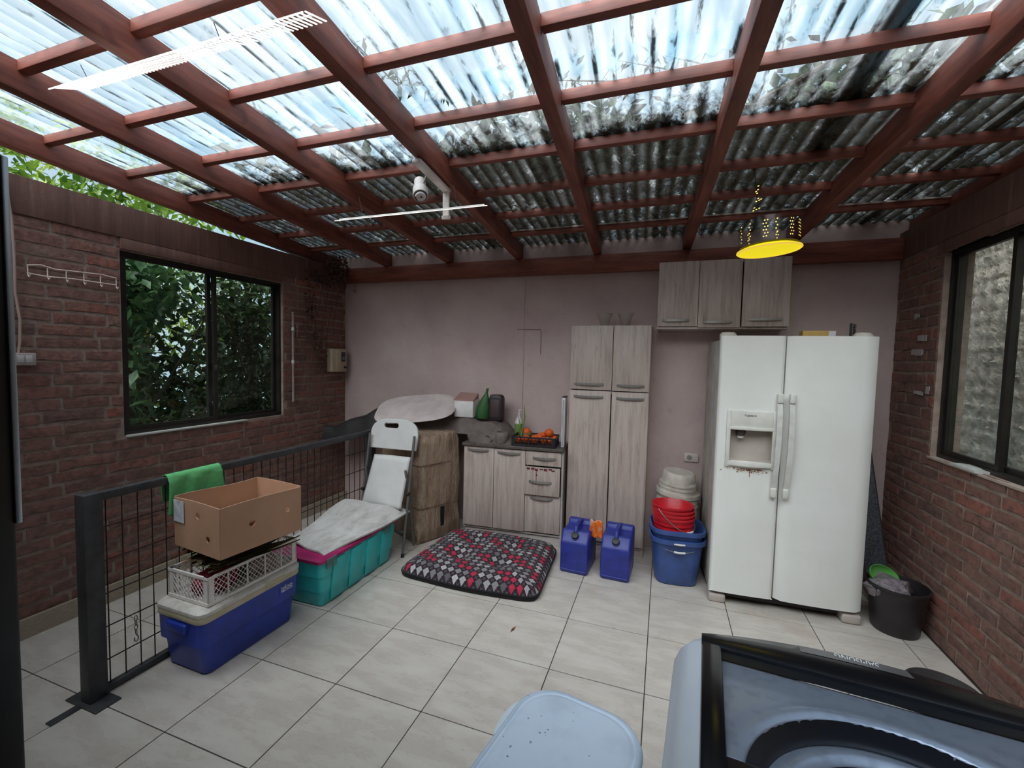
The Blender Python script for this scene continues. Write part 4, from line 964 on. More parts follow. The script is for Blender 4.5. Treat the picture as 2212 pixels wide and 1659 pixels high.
MB().tube([(p.x, p.y, .037) for p in rim+rim[:1]], .006, 6).build('piping', M('black_fleece', (0, 0, 0)), T)

# ------------------------------------------------------------ black tub, its contents, board behind the fridge, basin
POTM = M('tub_black', (44, 38, 40), .45, col2=(34, 30, 32))
T = thing('plastic_tub', 'black round plastic tub between the fridge and the brick wall', 'tub', (2.005, 1.165, 0))
MB().lathe([(0, 0), (.118, 0), (.124, .008), (.150, .25), (.158, .285), (.164, .29), (.164, .302), (.154, .303), (.144, .25), (.116, .02), (0, .02)], n=40).build('shell', POTM, T, smooth=40)
m = MB().lathe([(0, 0), (.10, 0), (.12, .05), (.09, .10), (0, .12)], n=22)
m.v = [(x*(1+.15*math.sin(6*math.atan2(y, x)+30*z)), y*(1+.15*math.sin(7*math.atan2(y, x))), z*(1+.2*math.sin(30*x+21*y))) for x, y, z in m.v]
o = tag(m.build('crumpled_foil', M('grey_foil', (150, 140, 144), .5, .2, col2=(98, 88, 94), scale=40, bump=1), smooth=40), 'crumpled grey mesh bag lying in the black tub', 'bag'); o.location = (1.955, 1.165, .215)
m = MB().lathe([(.0, 0), (.05, .004), (.085, .03), (.092, .05), (.088, .05), (.08, .03), (.045, .01), (0, .006)], n=26, sx=1.1, sy=.75)
o = tag(m.build('green_colander', M('green_plastic_bright', (96, 170, 78), .4), smooth=50), 'green plastic colander tipped into the black tub', 'colander'); o.location = (1.93, 1.235, .30); o.rotation_euler = (.95, .25, .3)
T = thing('leaning_panel', 'dark grey speckled panel leaning on the wall beside the fridge', 'panel', (2.135, 1.52, .0), rot=(-.16, -.115, .0))
MB().bb(-.13, .0, -.008, .008, .02, 1.10).build('board', M('granite_grey', (92, 94, 100), .6, col2=(54, 56, 62), scale=90, mask=(.4, .6)), T, bevel=.002)
MB().bb(-.004, .003, -.010, .010, .02, 1.10).build('edge_band', M('edge_dark', (50, 46, 48), .6), T)
T = thing('dark_basin', 'dark round basin on the floor behind the washing machine', 'basin', (1.90, .42, 0))
MB().lathe([(0, 0), (.10, 0), (.11, .01), (.140, .095), (.150, .105), (.150, .113), (.142, .114), (.132, .09), (.10, .02), (0, .018)], n=40).build('shell', M('basin_dark', (70, 66, 66), .25), T, smooth=40)

# ------------------------------------------------------------ washing machine (its front faces away from the camera)
SIL = M('washer_silver', (222, 229, 238), .38, .15, col2=(212, 220, 232), scale=3)
BLKG = M('washer_black_gloss', (18, 19, 24), .2, spec=.5)
WL = M('washer_lid_silver', (218, 224, 232), .33, .55, col2=(186, 192, 202), scale=30, mask=(.5, .8))
T = thing('washing_machine', 'silver top-loading washing machine with black glass lid in the foreground', 'washing machine', (.530, -1.682, 0), math.radians(-4.8)); T.scale = (1, 1, 1.015)
Wm, Dm, Zt = .82, .66, .985            # local x right, y away from the camera (machine front)
loft([(Wm-.06, Dm-.05, .03, .0, Wm/2, Dm/2), (Wm-.03, Dm-.03, .03, .02, Wm/2, Dm/2), (Wm-.02, Dm-.02, .035, .80, Wm/2, Dm/2), (Wm-.01, Dm-.01, .04, .86, Wm/2, Dm/2), (Wm-.01, Dm-.01, .045, .893, Wm/2, Dm/2)]).build('body', SIL, T, smooth=50)
# silver shoulder along the left edge
pr = [(.0, .86), (.004, .91), (.018, .945), (.04, .966), (.066, .975), (.066, .86)]
m = MB(); n = len(pr)
ys = [.03, .06, .30, .60, .635, .655]
for i, y in enumerate(ys):
    k = 0 if i < 4 else (.02 if i == 4 else .055)
    m.v += [(x+k*(1-x/.066), y, z-k*.5*(1 if z > .9 else 0)) for x, z in pr]
for i in range(len(ys)-1):
    for j in range(n): m.f.append((i*n+j, i*n+(j+1) % n, (i+1)*n+(j+1) % n, (i+1)*n+j))
m.f += [tuple(range(n)), tuple((len(ys)-1)*n+j for j in range(n-1, -1, -1))]
m.build('shoulder', SIL, T, smooth=60)
m = MB(); m.v = [(Wm-x, y, z) for x, y, z in [(q[0], q[1], q[2]) for q in (lambda: [v for v in (lambda mm: mm)([(x+(0 if i < 4 else (.02 if i == 4 else .055))*(1-x/.066), y, z) for i, y in enumerate(ys) for x, z in pr])])()]]
for i in range(len(ys)-1):
    for j in range(n): m.f.append((i*n+j, i*n+(j+1) % n, (i+1)*n+(j+1) % n, (i+1)*n+j))
m.f += [tuple(range(n)), tuple((len(ys)-1)*n+j for j in range(n-1, -1, -1))]
m.build('shoulder', SIL, T, smooth=60)
x0, x1 = .066, Wm-.066; ix0, ix1, iy0, iy1 = x0+.045, x1-.045, .285, .590
LD = []
# glossy black lid frame: left, right, curved front bar
for a_, b_ in ((x0, ix0), (ix1, x1)): MB().bb(a_, b_, .02, .595, .89, .984).build('lid_frame', BLKG, T, bevel=.006)
n = 24; m = MB(); prof = [(0, 0), (.0, 1)]
for i in range(n+1):
    u = i/n; x = x0+(x1-x0)*u; bow = .058*(1-(2*u-1)**2)
    yb = iy1+.012*(1-(2*u-1)**2)*.6
    sec = [(iy1-.004+.0, .955), (iy1-.004, .982), (iy1+.012, .986), (iy1+.03+bow*.6, .985), (iy1+.052+bow, .975), (iy1+.062+bow, .955), (iy1+.060+bow*.9, .885)]
    m.v += [(x, y, z) for y, z in sec]
k = 7
for i in range(n):
    for j in range(k-1): m.f.append((i*k+j, (i+1)*k+j, (i+1)*k+j+1, i*k+j+1))
m.f += [tuple(range(k)), tuple(n*k+j for j in range(k-1, -1, -1))]
FB = m.build('front_bar', BLKG, T, smooth=50)
# grey name strip with lettering that reads from the machine's front
m = MB(); ns = 14
def topy(x): 
    u = (x-x0)/(x1-x0); return .058*(1-(2*u-1)**2)
for i in range(ns+1):
    x = .285+.215*i/ns; b = topy(x); m.v += [(x, iy1+.030+b*.6, .9857), (x, iy1+.0515+b, .9762)]
m.f = [(2*i, 2*i+2, 2*i+3, 2*i+1) for i in range(ns)]
ST = m.build('name_strip', M('strip_grey', (96, 94, 96), .3), T, fix=True)
tm = textmesh('SAMSUNG', .019, .0003); o = mkobj('lettering', tm, M('print_white', (0, 0, 0)), ST); o.location = (.400, iy1+.0405+topy(.4)*.8, .9822); o.rotation_euler = (-.40, 0, PI)
# sunken lid tray: concentric rings around the drum axis
cx, cy = .40, .245
def tray(u, v):
    x = ix0+(ix1-ix0)*u; y = iy0-.02+(iy1-iy0+.02)*v; r = math.hypot(x-cx, (y-cy)*1.12)
    z = .962
    if r < .262:
        z = .962-.03*min(1, (.262-r)/.018)
        if r < .235: z = .932+.010*math.sin(PI*min(1, (.235-r)/.05))
        if r < .185: z = .932-.028*min(1, (.185-r)/.014)
        if r < .160: z = .904+.004*math.cos((.16-r)*60)
    else: z += .008*math.exp(-((r-.285)/.022)**2)-.012*max(0, min(1, (y-(iy1-.11))/.10))*(1-.0)
    return (x, y, z)
MB().grid(tray, 150, 90).build('lid_tray', WL, T, smooth=50, fix=False)
BAND = M('lid_dark_band', (44, 46, 54), .4)  # dark bands on the sunken steps and floor of the tray
for ra, rb in ((.236, .262), (.163, .186), (.0, .150)):
    m = MB(); na, nr = 96, 4
    for i in range(na+1):
        for j in range(nr+1):
            a = PI*i/na; r = ra+(rb-ra)*j/nr; x, y = cx+r*math.cos(a), cy+r*math.sin(a)/1.12
            m.v.append((x, y, tray((x-ix0)/(ix1-ix0), (y-iy0+.02)/(iy1-iy0+.02))[2]+.0012))
    for i in range(na):
        for j in range(nr):
            q = [i*(nr+1)+j, (i+1)*(nr+1)+j, (i+1)*(nr+1)+j+1, i*(nr+1)+j+1]
            if all(ix0 < m.v[k_][0] < ix1 and iy0-.015 < m.v[k_][1] < iy1 for k_ in q): m.f.append(tuple(q))
    m.build('dark_band', BAND, T, smooth=60, fix=False)
m = MB(); pts = [(cx+.172*math.cos(a), cy+.172/1.12*math.sin(a), .914) for a in [PI*.04+PI*.92*i/48 for i in range(49)]]
m.tube([p for p in pts if p[1] > .27], .0022, 6).build('chrome_ring', M('chrome', (214, 218, 222), .15, .9), T)
MB().bb(x0, x1, .02, .272, .89, .978).build('control_panel', BLKG, T, bevel=.006)
MB().bb(ix0+.06, ix1-.06, .06, .20, .9782, .979).build('display_window', M('display_grey', (58, 60, 66), .15), T)
LG = NT('lid_glass'); _f = LG.math('MULTIPLY', LG.n('Fresnel', {'IOR': 1.45}).outputs[0], LG.math('SUBTRACT', 1.0, LG.n('NewGeometry').outputs['Backfacing']))
LGm = LG.done(LG.n('MixShader', {0: LG.math('MULTIPLY', _f, .7, clamp=True), 1: LG.n('BsdfTransparent', {'Color': (.86, .88, .92, 1)}).outputs[0], 2: LG.n('BsdfGlossy', {'Roughness': .25}).outputs[0]}))
MB().bb(ix0+.001, ix1-.001, iy0-.01, iy1-.004, .974, .977).build('lid_glass', LGm, T, smooth=0)

# ------------------------------------------------------------ laundry hamper
HP = M('hamper_pale_blue', (214, 224, 234), .45, col2=(204, 215, 228), scale=3)
HPL = M('hamper_lid', (205, 218, 234), .5, col2=(178, 190, 208), scale=5, mask=(.55, .85))
T = thing('laundry_bin', 'pale blue-white plastic laundry bin with rounded lid in the foreground', 'bin', (.303, -1.232, 0), math.radians(-11))
bw, bd = .370, .54
loft([(.27, .42, .06, 0), (.30, .44, .06, .01), (.345, .515, .09, .60), (.352, .52, .10, .628)], 10).build('body', HP, T, smooth=50)
loft([(.362, .532, .11, .618), (.372, .542, .12, .622), (.376, .546, .12, .640), (.366, .536, .118, .653), (.346, .516, .112, .656), (.340, .510, .11, .651), (.334, .504, .11, .651), (.322, .492, .105, .657), (.30, .47, .10, .658)], 12).build('lid', HPL, T, smooth=60)
m = MB()
for i in range(9):
    u = i/8; y = .02+.15*u; x = -.188-.017*math.sin(PI*u)**.6
    m.v += [(x, y, .622), (x+.030, y, .622), (x+.034, y, .652), (x+.005, y, .650)]
for i in range(8):
    for j in range(4): m.f.append((i*4+j, (i+1)*4+j, (i+1)*4+(j+1) % 4, i*4+(j+1) % 4))
m.f += [(0, 1, 2, 3), (35, 34, 33, 32)]
m.build('latch', HP, T, smooth=50)
MB().tube([(.194, -.15, .60), (.206, -.09, .635), (.206, .06, .635), (.194, .12, .60)], .010, 8).build('handle', HP, T)
MB().add([(x+random.uniform(-.004, .004), y, .6586) for x, y in ()], []) if False else None
st = MB()
for i in range(16):
    x, y, r = random.gauss(-.08, .06), random.gauss(.08, .07), random.uniform(.0015, .004)
    st.prism([(x+r*math.cos(a)*random.uniform(.6, 1.3), y+r*math.sin(a)*random.uniform(.6, 1.3)) for a in [2*PI*k/7 for k in range(7)]], .0006, Matrix.Translation((0, 0, .6578)))
st.build('dirt_spots', M('dirt_spots', (146, 152, 164), .8), T)

# ------------------------------------------------------------ spotlight, and lamp reflections in the pane built as hanging fittings
LAMPW = M('lamp_white', (236, 236, 232), .4)
def emis(name, col, s):
    t = NT(name); return t.done(t.n('Emission', {'Color': lin(col), 'Strength': s}))
LEM = emis('louvre_reflection_glow', (255, 250, 244), .8)
def louvre_reflection(label, x0, x1, y, z, wd, n, tilt, hang):  # ribbed lamp reflected in the window pane, built as a hanging fitting
    T = thing('louvre_reflection', label, 'lamp', ((x0+x1)/2, y, z), rot=(tilt, 0, 0)); L = x1-x0
    MB().tube([(-L/2+.02, 0, .036), (L/2-.02, 0, .036)], .004, 8).build('spine', LAMPW, T)
    f = MB().bb(-.0032 if wd < .1 else -.0024, .0032 if wd < .1 else .0024, -wd/2, wd/2, .0285, .0315).mesh(smooth=0); f.materials.append(LEM)
    for i in range(n):
        o = bpy.data.objects.new('louvre', f); COL.objects.link(o); o.parent = T; o.location = (-L/2+.01+(L-.02)*i/(n-1), 0, 0); o.rotation_euler = (0, 0, .25)
    MB().bb(-L/2, L/2, -wd/2, -wd/2+.004, .028, .032).build('side_rail', LEM, T)
    for s, hz_ in hang: MB().tube([(s, 0, .04), (s, 0, .04+hz_)], .0015, 5).build('hanging_wire', M('thin_wire', (96, 84, 80), .5), T)
    return T
louvre_reflection('bright ribbed lamp reflection built as a strip before the white spotlight', -1.55, -.475, .15, 2.548, .055, 56, .35, ((-.33, .12), (.34, .12)))
louvre_reflection('wide ribbed lamp reflection built as a strip under the clear roof at the left', -1.80, -.53, -1.10, 2.715, .15, 64, .5, ((-.5, .05), (.22, .05)))
# two-headed spotlight bar fixed to the underside of a rafter
SPW = M('spot_white', (226, 218, 212), .45, col2=(190, 178, 172))
T = thing('spotlight', 'white spotlight bar with two heads under a red rafter', 'spotlight', (-.775, .03, 2.742), rot=(-.049, 0, .05))
MB().bb(-.027, .027, -.20, .20, -.028, .0).build('bar', SPW, T, bevel=.012, seg=3)
def head(y, dirv, nm):
    H = MB(); p = Vector((-.062, y, -.088)); d = Vector(dirv).normalized()
    H.tube([p-d*.068, p-d*.062, p+d*.0, p+d*.014, p+d*.058, p+d*.066], [.026, .033, .034, .043, .044, .042], 20)
    h = H.build('lamp_head', SPW, T, smooth=40)
    MB().tube([p+d*.064, p+d*.068], [.038, .038], 20).build('dark_rim', M('spot_dark', (70, 62, 62), .5), h)
    sp2 = [p+d*(.074+.002*math.sin(3*a))+(d.cross(Vector((0, 0, 1))).normalized()*math.cos(a)+d.cross(Vector((0, 0, 1))).normalized().cross(d)*math.sin(a))*(.027-.0013*a) for a in [i*.35 for i in range(40)]]
    MB().tube(sp2, 0.0072, 8).build('spiral_bulb', M('bulb_white', (230, 218, 216), .35), h)
    for i in range(4):
        q = p-d*(.030-.011*i)+Vector((-.020, -.010, .006)); MB().box(q, (.012, .003, .024), (.5, .3, 0)).build('vent_slot', M('spot_dark', (0, 0, 0)), h)
    MB().tube([(-.02, y-.01, -.02), (-.035, y-.005, -.05), tuple(p)], .005, 8).build('stalk', STEEL, T)
head(-.03, (.30, -.42, -.85), 'a')
MB().add([(-.02, .17, -.02), (.022, .17, -.02), (.018, .19, -.17), (-.024, .19, -.17), (-.02, .19, -.02), (.022, .19, -.02), (.018, .21, -.17), (-.024, .21, -.17)], [(0, 1, 2, 3), (7, 6, 5, 4), (0, 4, 5, 1), (1, 5, 6, 2), (2, 6, 7, 3), (3, 7, 4, 0)]).build('arm', SPW, T, bevel=.006)
MB().tube([(-.004, .20, -.165), (-.004, .205, -.185)], [.030, .026], 16).build('lamp_head', SPW, T)
# yellow perforated pendant: a reflection in the window pane, built as a hanging lamp
T = thing('pendant_reflection', 'reflection of a yellow perforated pendant lamp built before the wall cabinet', 'lamp', (1.062, .60, 2.335), rot=(.0, -.06, 0))
YEL = NT('yellow_shade'); YELm = YEL.done(YEL.bsdf(Base_Color=lin((236, 214, 20)), Roughness=.4, Emission_Color=lin((240, 222, 24)), Emission_Strength=.42))
MB().lathe([(0, .016), (.13, .014), (.150, .004), (.160, .0), (.163, .008), (.150, .014), (.13, .022), (0, .024)], n=44).build('diffuser', YELm, T, smooth=50)
MB().lathe([(.158, -.004), (.165, .002), (.160, .009)], n=44).build('rim', emis('rim_amber', (246, 206, 80), .5), T)
CL = NT('smoky_clear_shade'); CLm = CL.done(CL.n('MixShader', {0: .02, 1: CL.n('BsdfTransparent', {'Color': (.93, .9, .88, 1)}).outputs[0], 2: CL.n('BsdfGlossy', {'Roughness': .2}).outputs[0]}))
MB().lathe([(0, .030), (.148, .028), (.148, .0255), (0, .0255)], n=36).build('glow_blocker', M('blocker_dark', (60, 52, 48), .6), T)  # added plate that stops the diffuser glowing upward onto the sheets
SH = MB().lathe([(.155, .03), (.152, .16), (.150, .165)], n=44).build('shade', CLm, T, smooth=50)
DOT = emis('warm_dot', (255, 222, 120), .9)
for ang, cols in ((198, 1), (222, 1), (250, 2), (272, 1), (300, 2), (325, 3), (345, 1), (60, 1), (120, 1)):
    dm = MB()
    for r_ in range(6):
        for c_ in range(cols):
            a = math.radians(ang+c_*5+(2.5 if r_ % 2 else 0)); z = .05+.017*r_
            q = Vector((.154*math.cos(a), .154*math.sin(a), z)); dm.add([(q.x+.0036*(math.cos(b)*-math.sin(a)), q.y+.0036*math.cos(b)*math.cos(a), q.z+.0036*math.sin(b)) for b in [2*PI*k/8 for k in range(8)]], [tuple(range(8))])
    dm.build('light_holes', DOT, SH, fix=False)
MB().tube([(-.05, 0, .20), (-.065, 0, .45), (-.07, 0, .49)], .002, 6).build('cord', M('cord_dark', (40, 34, 32), .6), T)
MB().lathe([(.0, .205), (.02, .20), (.022, .165), (0, .163)], (-.05, 0, 0), 14).build('socket', M('cord_dark', (0, 0, 0)), T)
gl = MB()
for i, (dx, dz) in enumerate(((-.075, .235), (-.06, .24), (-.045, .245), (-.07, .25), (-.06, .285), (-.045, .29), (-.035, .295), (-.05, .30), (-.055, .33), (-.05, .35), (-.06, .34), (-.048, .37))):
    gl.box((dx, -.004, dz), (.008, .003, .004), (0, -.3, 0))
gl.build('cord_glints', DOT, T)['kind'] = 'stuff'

# ------------------------------------------------------------ small things on the walls
T = thing('hook_rack', 'pale wire hook rack on the left brick wall', 'hook rack', (-2.918, -.786, 2.16))
WRK = M('rack_wire', (226, 204, 194), .5)
MB().tube([(0, 0, 0), (.0, .06, .012), (0, .12, 0), (0, .35, .012), (0, .43, .003)], .004, 6).tube([(0, 0, -.045), (0, .08, -.05), (0, .20, -.042), (0, .43, -.042)], .004, 6).build('rail', WRK, T)
for k in range(6): MB().tube([(0, .003+.0853*k, 0), (0, .003+.0853*k, -.055), (.014, .003+.0853*k, -.068), (.022, .003+.0853*k, -.055)], .003, 6).build('hook', WRK, T)
T = thing('wall_switch', 'dusty grey switch box on the left brick wall under a cable', 'switch', (-2.925, -.83, 1.59))
MB().bb(0, .045, -.055, .055, 0, .07).build('box', M('switch_grey', (176, 166, 164), .5), T, bevel=.006)
for y in (-.012, .022): MB().bb(.045, .05, y-.014, y+.014, .015, .055).build('key', M('switch_key', (198, 190, 188), .5), T, bevel=.002)
o = tag(MB().tube([(-2.92, -.868, 2.72), (-2.92, -.858, 2.60), (-2.918, -.84, 2.40), (-2.92, -.835, 2.2), (-2.918, -.838, 2.0), (-2.92, -.822, 1.85), (-2.92, -.826, 1.72), (-2.918, -.835, 1.655)], .0065, 8).build('wall_cable', M('cable_beige', (176, 150, 138), .6)), 'beige cable running down the left wall to the switch', 'cable')
T = thing('meter_box', 'beige electric meter box on the brick wall near the corner', 'meter box', (-2.928, 1.56, 1.505))
MB().bb(0, .075, 0, .235, 0, .255).build('case', M('meter_beige', (190, 172, 148), .5), T, bevel=.012, seg=3)
MB().bb(.075, .082, .06, .225, .012, .243).build('cover', M('meter_beige', (0, 0, 0)), T, bevel=.004)
MB().bb(.082, .084, .135, .20, .115, .22).build('meter_window', M('meter_glass', (52, 62, 70), .2), T)
MB().bb(.0842, .0848, .142, .193, .135, .165).build('dial_plate', M('dial_green', (92, 120, 122), .4), T)
MB().tube([(.082, .19, .05), (.10, .19, .05)], .012, 10).build('lock', M('lock_dark', (46, 40, 38), .4, .6), T)
o = tag(MB().tube([(-2.745, 1.805, 2.56), (-2.745, 1.80, 2.50), (-2.745, 1.795, 2.415)], .002, 5).tube([(-2.745+.014*math.cos(a), 1.795, 2.402+.014*math.sin(a)) for a in [2*PI*i/12 for i in range(13)]], .0026, 6).tube([(-2.80, 1.80, 2.42), (-2.76, 1.795, 2.408)], .002, 5).build('wire_hook', M('rusty_wire', (82, 46, 38), .7)), 'rusty wire loop hanging from the beam at the left corner', 'hook')
o = tag(MB().tube([(-.857, YB-.006, 1.99), (-.855, YB-.008, 1.983), (-.74, YB-.007, 1.984), (-.62, YB-.008, 1.983), (-.615, YB-.007, 1.97), (-.613, YB-.008, 1.745)], .0022, 6).build('thin_cable', M('thin_cable', (126, 104, 98), .6)), 'thin old cable bent square on the back wall', 'cable')
T = thing('pipe_stub', 'white pipe remnant clipped to the brick wall beside the left window', 'pipe', (-2.918, 1.10, 1.30))
MB().tube([(0, 0, -.08), (0, .0, .80)], .011, 10).build('tube', M('pipe_dusty', (132, 108, 104), .6, col2=(170, 156, 150), scale=7), T)
for z in (.30, .62): MB().tube([(0, 0, z), (0, 0, z+.03)], .0145, 10).build('collar', M('collar_white', (214, 212, 210), .5), T)
o = tag(MB().tube([(-2.915, 1.15, 1.86), (-2.915, 1.15, 1.95)], .004, 6).box((-2.915, 1.15, 1.965), (.018, .02, .035)).build('cable_end', M('cable_end', (150, 132, 126), .6)), 'loose grey cable end on the brick beside the left window', 'cable')
o = tag(MB().tube([(-2.918, 1.19+.012*i, 1.862+(.012 if i % 2 else -.002)) for i in range(11)], .003, 6).build('coiled_wire', M('coil_tan', (168, 136, 96), .6)), 'tan zigzag wire on the brick beside the left window', 'wire')
m = MB().bb(-.035, .035, -.11, .11, 0, .014); m.add([(-.03, -.08, .014), (.03, -.06, .014), (.028, .05, .014), (-.028, .07, .014), (-.02, -.06, .024), (.02, -.05, .022), (.02, .04, .022), (-.02, .05, .022)], [(0, 1, 5, 4), (1, 2, 6, 5), (2, 3, 7, 6), (3, 0, 4, 7), (4, 5, 6, 7)])
o = tag(m.build('tile_offcut', M('offcut_white', (196, 196, 192), .6)), 'broken white tile offcut on the right window sill', 'tile'); o.location = (2.185, .915, 1.1245)
o = tag(MB().add([(0, -.035, .001), (.008, -.005, .006), (0, .038, .002), (-.007, 0, .005), (.001, 0, .001)], [(0, 1, 4), (1, 2, 4), (2, 3, 4), (3, 0, 4)]).build('fallen_leaf', M('dead_leaf', (124, 72, 50), .8), fix=False), 'single dry brown leaf lying on the floor tiles', 'leaf'); o.location = (-.298, .259, .001); o.rotation_euler = (0, 0, -.2)
wp = MB()
for y0, z0, w_, h_ in ((1.47, 1.90, .10, .05), (1.52, 1.80, .15, .05), (1.36, 1.55, .05, .05), (1.46, 1.52, .12, .03), (1.56, 2.05, .07, .04)):
    for q_ in range(4): wp.box((XR+.0015-.0007*q_, y0+random.uniform(-.3, .3)*w_, z0+random.uniform(-.25, .25)*h_), (.003, w_*random.uniform(.4, .8), h_*random.uniform(.4, .8)))
wp.build('paint_patches', M('white_paint_patch', (180, 174, 172), .8), RW)

# ------------------------------------------------------------ outdoors: ground, stucco wall, trees, creeper, litter on the roof
struct(MB().bb(-14, 14, -12, 14, -.3, -.13).build('ground', M('soil', (92, 82, 66), .95, col2=(70, 66, 50), scale=3)))
STU = M('rough_stucco', (232, 218, 208), .95, col2=(190, 174, 164), scale=8, bump=4, bscale=28)
def stucco(u, v):
    y, z = -2.5+6*u, 3.4*v
    return (3.05+.020*hnoise(y*7, z*9, 2.1, 2)+.018*hnoise(y*19, z*23, 1.7, 5)+.012*random.uniform(-1, 1), y, z)
m = MB().grid(stucco, 220, 120); m.bb(3.10, 3.25, -2.5, 3.5, 0, 3.4)
struct(m.build('wall_neighbour', STU, smooth=60, fix=False))
def mat_leaf(name, c1, c2, c3, tl=.35):
    t = NT(name); n = t.noise(t.geo(), 2.2, 3); w_ = t.n('TexWhiteNoise', {0: t.n('VectorMath', {0: t.geo((9, 9, 9))}, operation='FLOOR').outputs[0]}, noise_dimensions='3D').outputs[0]
    c = t.ramp(t.math('ADD', t.math('MULTIPLY', n, .5), t.math('MULTIPLY', w_, .5)), [(.2, lin(c1)), (.5, lin(c2)), (.8, lin(c3))])
    p = t.bsdf(Base_Color=c, Roughness=.38)
    return t.done(t.n('MixShader', {0: tl, 1: p.outputs[0], 2: t.n('BsdfTranslucent', {'Color': c}).outputs[0]}))
LF1 = mat_leaf('broad_leaf', (54, 82, 58), (86, 122, 84), (128, 160, 108), .4); LF2 = mat_leaf('light_leaf', (84, 110, 40), (130, 152, 58), (172, 184, 84), .45); LF3 = mat_leaf('dark_leaf', (38, 52, 34), (58, 76, 46), (84, 102, 60), .3)
BARK = M('bark', (86, 76, 62), .9, col2=(60, 52, 44), bump=1)
def cloud(n, blobs):
    """leaf centres inside ellipsoids (x,y,z,rx,ry,rz)"""
    out = []
    tot = sum(b[3]*b[4]*b[5] for b in blobs)
    for b in blobs:
        k = max(1, int(n*b[3]*b[4]*b[5]/tot)); d = rng.normal(size=(k, 3)); d /= np.linalg.norm(d, axis=1)[:, None]
        r = rng.random(k)**.45; out.append(np.array(b[:3])+d*r[:, None]*np.array(b[3:6]))
    return np.concatenate(out)
def tree(name, label, cat, base, trunk, n, blobs, size, mat, aspect=2.0, cut=None):
    T = thing(name, label, cat, base); b = np.array(base)
    c = cloud(n, blobs)
    if cut is not None: c = c[cut(c)]
    o = mkobj('foliage', leafmesh(c-b, size, aspect), mat, T); o['kind'] = 'stuff'
    for tr_ in trunk: MB().tube([tuple(np.array(p)-b) for p in tr_[0]], tr_[1], 8).build('branch', BARK, T)
    return T
tree('shrub', 'broad-leaved dark green shrub close outside the left window', 'shrub', (-3.55, .0, -.13), [([(-3.55, 0, -.13), (-3.5, .05, 1.0), (-3.6, .1, 2.2)], [.03, .025, .012]), ([(-3.5, .05, 1.0), (-3.45, .45, 1.7), (-3.4, .7, 2.2)], [.014, .01, .005])], 2300,
     [(-3.62, -.15, 1.7, .40, .45, 1.0), (-3.6, .1, 2.35, .35, .6, .45), (-3.7, -.2, 1.0, .3, .5, .5)], .105, LF1, 1.8, lambda c: c[:, 0] < -3.22)
tree('shrub', 'bushy creeper-covered shrub outside the right pane of the left window', 'shrub', (-3.75, 1.35, -.13), [([(-3.75, 1.35, -.13), (-3.7, 1.3, 1.2), (-3.65, 1.2, 2.3)], [.04, .03, .015]), ([(-3.7, 1.3, 1.2), (-3.5, .9, 2.0), (-3.4, .5, 2.3)], [.012, .009, .004])], 3600,
     [(-3.8, 1.35, 1.6, .42, .45, 1.0), (-3.7, 1.1, 2.2, .35, .5, .5), (-3.8, 1.0, .9, .4, .6, .5)], .075, LF3, 1.7, lambda c: c[:, 0] < -3.22)
tree('tree', 'sunlit yellow-green tree farther behind the left window', 'tree', (-5.4, 1.2, -.13), [([(-5.4, 1.2, -.13), (-5.3, 1.2, 1.5), (-5.4, 1.3, 3.2)], [.09, .07, .04]), ([(-5.3, 1.2, 1.5), (-5.0, .7, 2.3)], [.03, .01])], 4200,
     [(-5.6, .6, 1.9, .8, 1.2, 1.6), (-5.3, 2.0, 1.8, .7, 1.0, 1.6), (-5.6, -.6, 2.6, .9, 1.0, 1.4), (-5.2, .6, .6, .6, 1.2, .5)], .10, LF2, 2.0)
tree('hedge', 'dense dark hedge filling the background of the left window', 'hedge', (-4.7, .8, -.13), [([(-4.7, .8, -.13), (-4.7, .8, 1.2)], [.05, .03])], 6500,
     [(-4.8, -.2, 1.2, .35, .9, 1.3), (-4.75, 1.3, 1.1, .35, 1.0, 1.2), (-4.8, 2.4, 1.5, .4, .9, 1.5), (-4.7, .5, 2.3, .35, .8, .5)], .13, LF3, 1.7)
tree('tree', 'green tree whose leaves show over the left brick wall', 'tree', (-4.3, -1.0, -.13), [([(-4.3, -1.0, -.13), (-4.25, -.9, 1.6), (-4.2, -.8, 3.1)], [.07, .055, .03])], 5200,
     [(-4.25, -.7, 3.05, .75, 1.1, .65), (-4.2, .6, 3.0, .7, .9, .6), (-4.4, -1.8, 2.7, .7, .9, .8), (-4.3, -.9, 1.9, .5, .8, .6)], .10, mat_leaf('fresh_leaf', (60, 96, 36), (104, 142, 52), (160, 184, 84), .5), 2.0, lambda c: c[:, 0] < -3.2)
tree('tree', 'tall dark tree spreading over the low end of the roof', 'tree', (-1.5, 4.0, -.13), [([(-1.5, 4.0, -.13), (-1.5, 3.9, 2.5), (-1.3, 3.2, 3.6), (-.6, 1.8, 3.9)], [.16, .13, .09, .03]), ([(-1.4, 3.6, 3.0), (.4, 2.6, 3.8), (1.6, 1.6, 3.9)], [.07, .05, .02]), ([(-1.4, 3.6, 3.0), (-2.4, 2.2, 3.7), (-2.8, .9, 3.9)], [.07, .05, .02])], 9000,
     [(-2.6, 1.7, 3.95, 1.3, 1.6, .75), (-.8, 1.9, 3.8, 1.4, 1.5, .75), (1.0, 1.8, 4.0, 1.4, 1.5, .75), (2.6, 1.9, 3.9, 1.1, 1.4, .7), (-1.4, 3.4, 3.6, 2.2, 1.0, 1.2), (1.6, 3.4, 3.6, 2.0, 1.0, 1.2)], .17, LF3, 2.0, lambda c: ((c[:, 2] > 3.08) | (c[:, 1] > 2.2)) & ((c[:, 1]+2.25)*1.18/(c[:, 2]-1.69) > 2.15+.25*np.sin(c[:, 0]*2.1)))
T = thing('vine', 'thin green climbing vine on the stucco wall beyond the right window', 'vine', (2.95, 1.0, -.13))
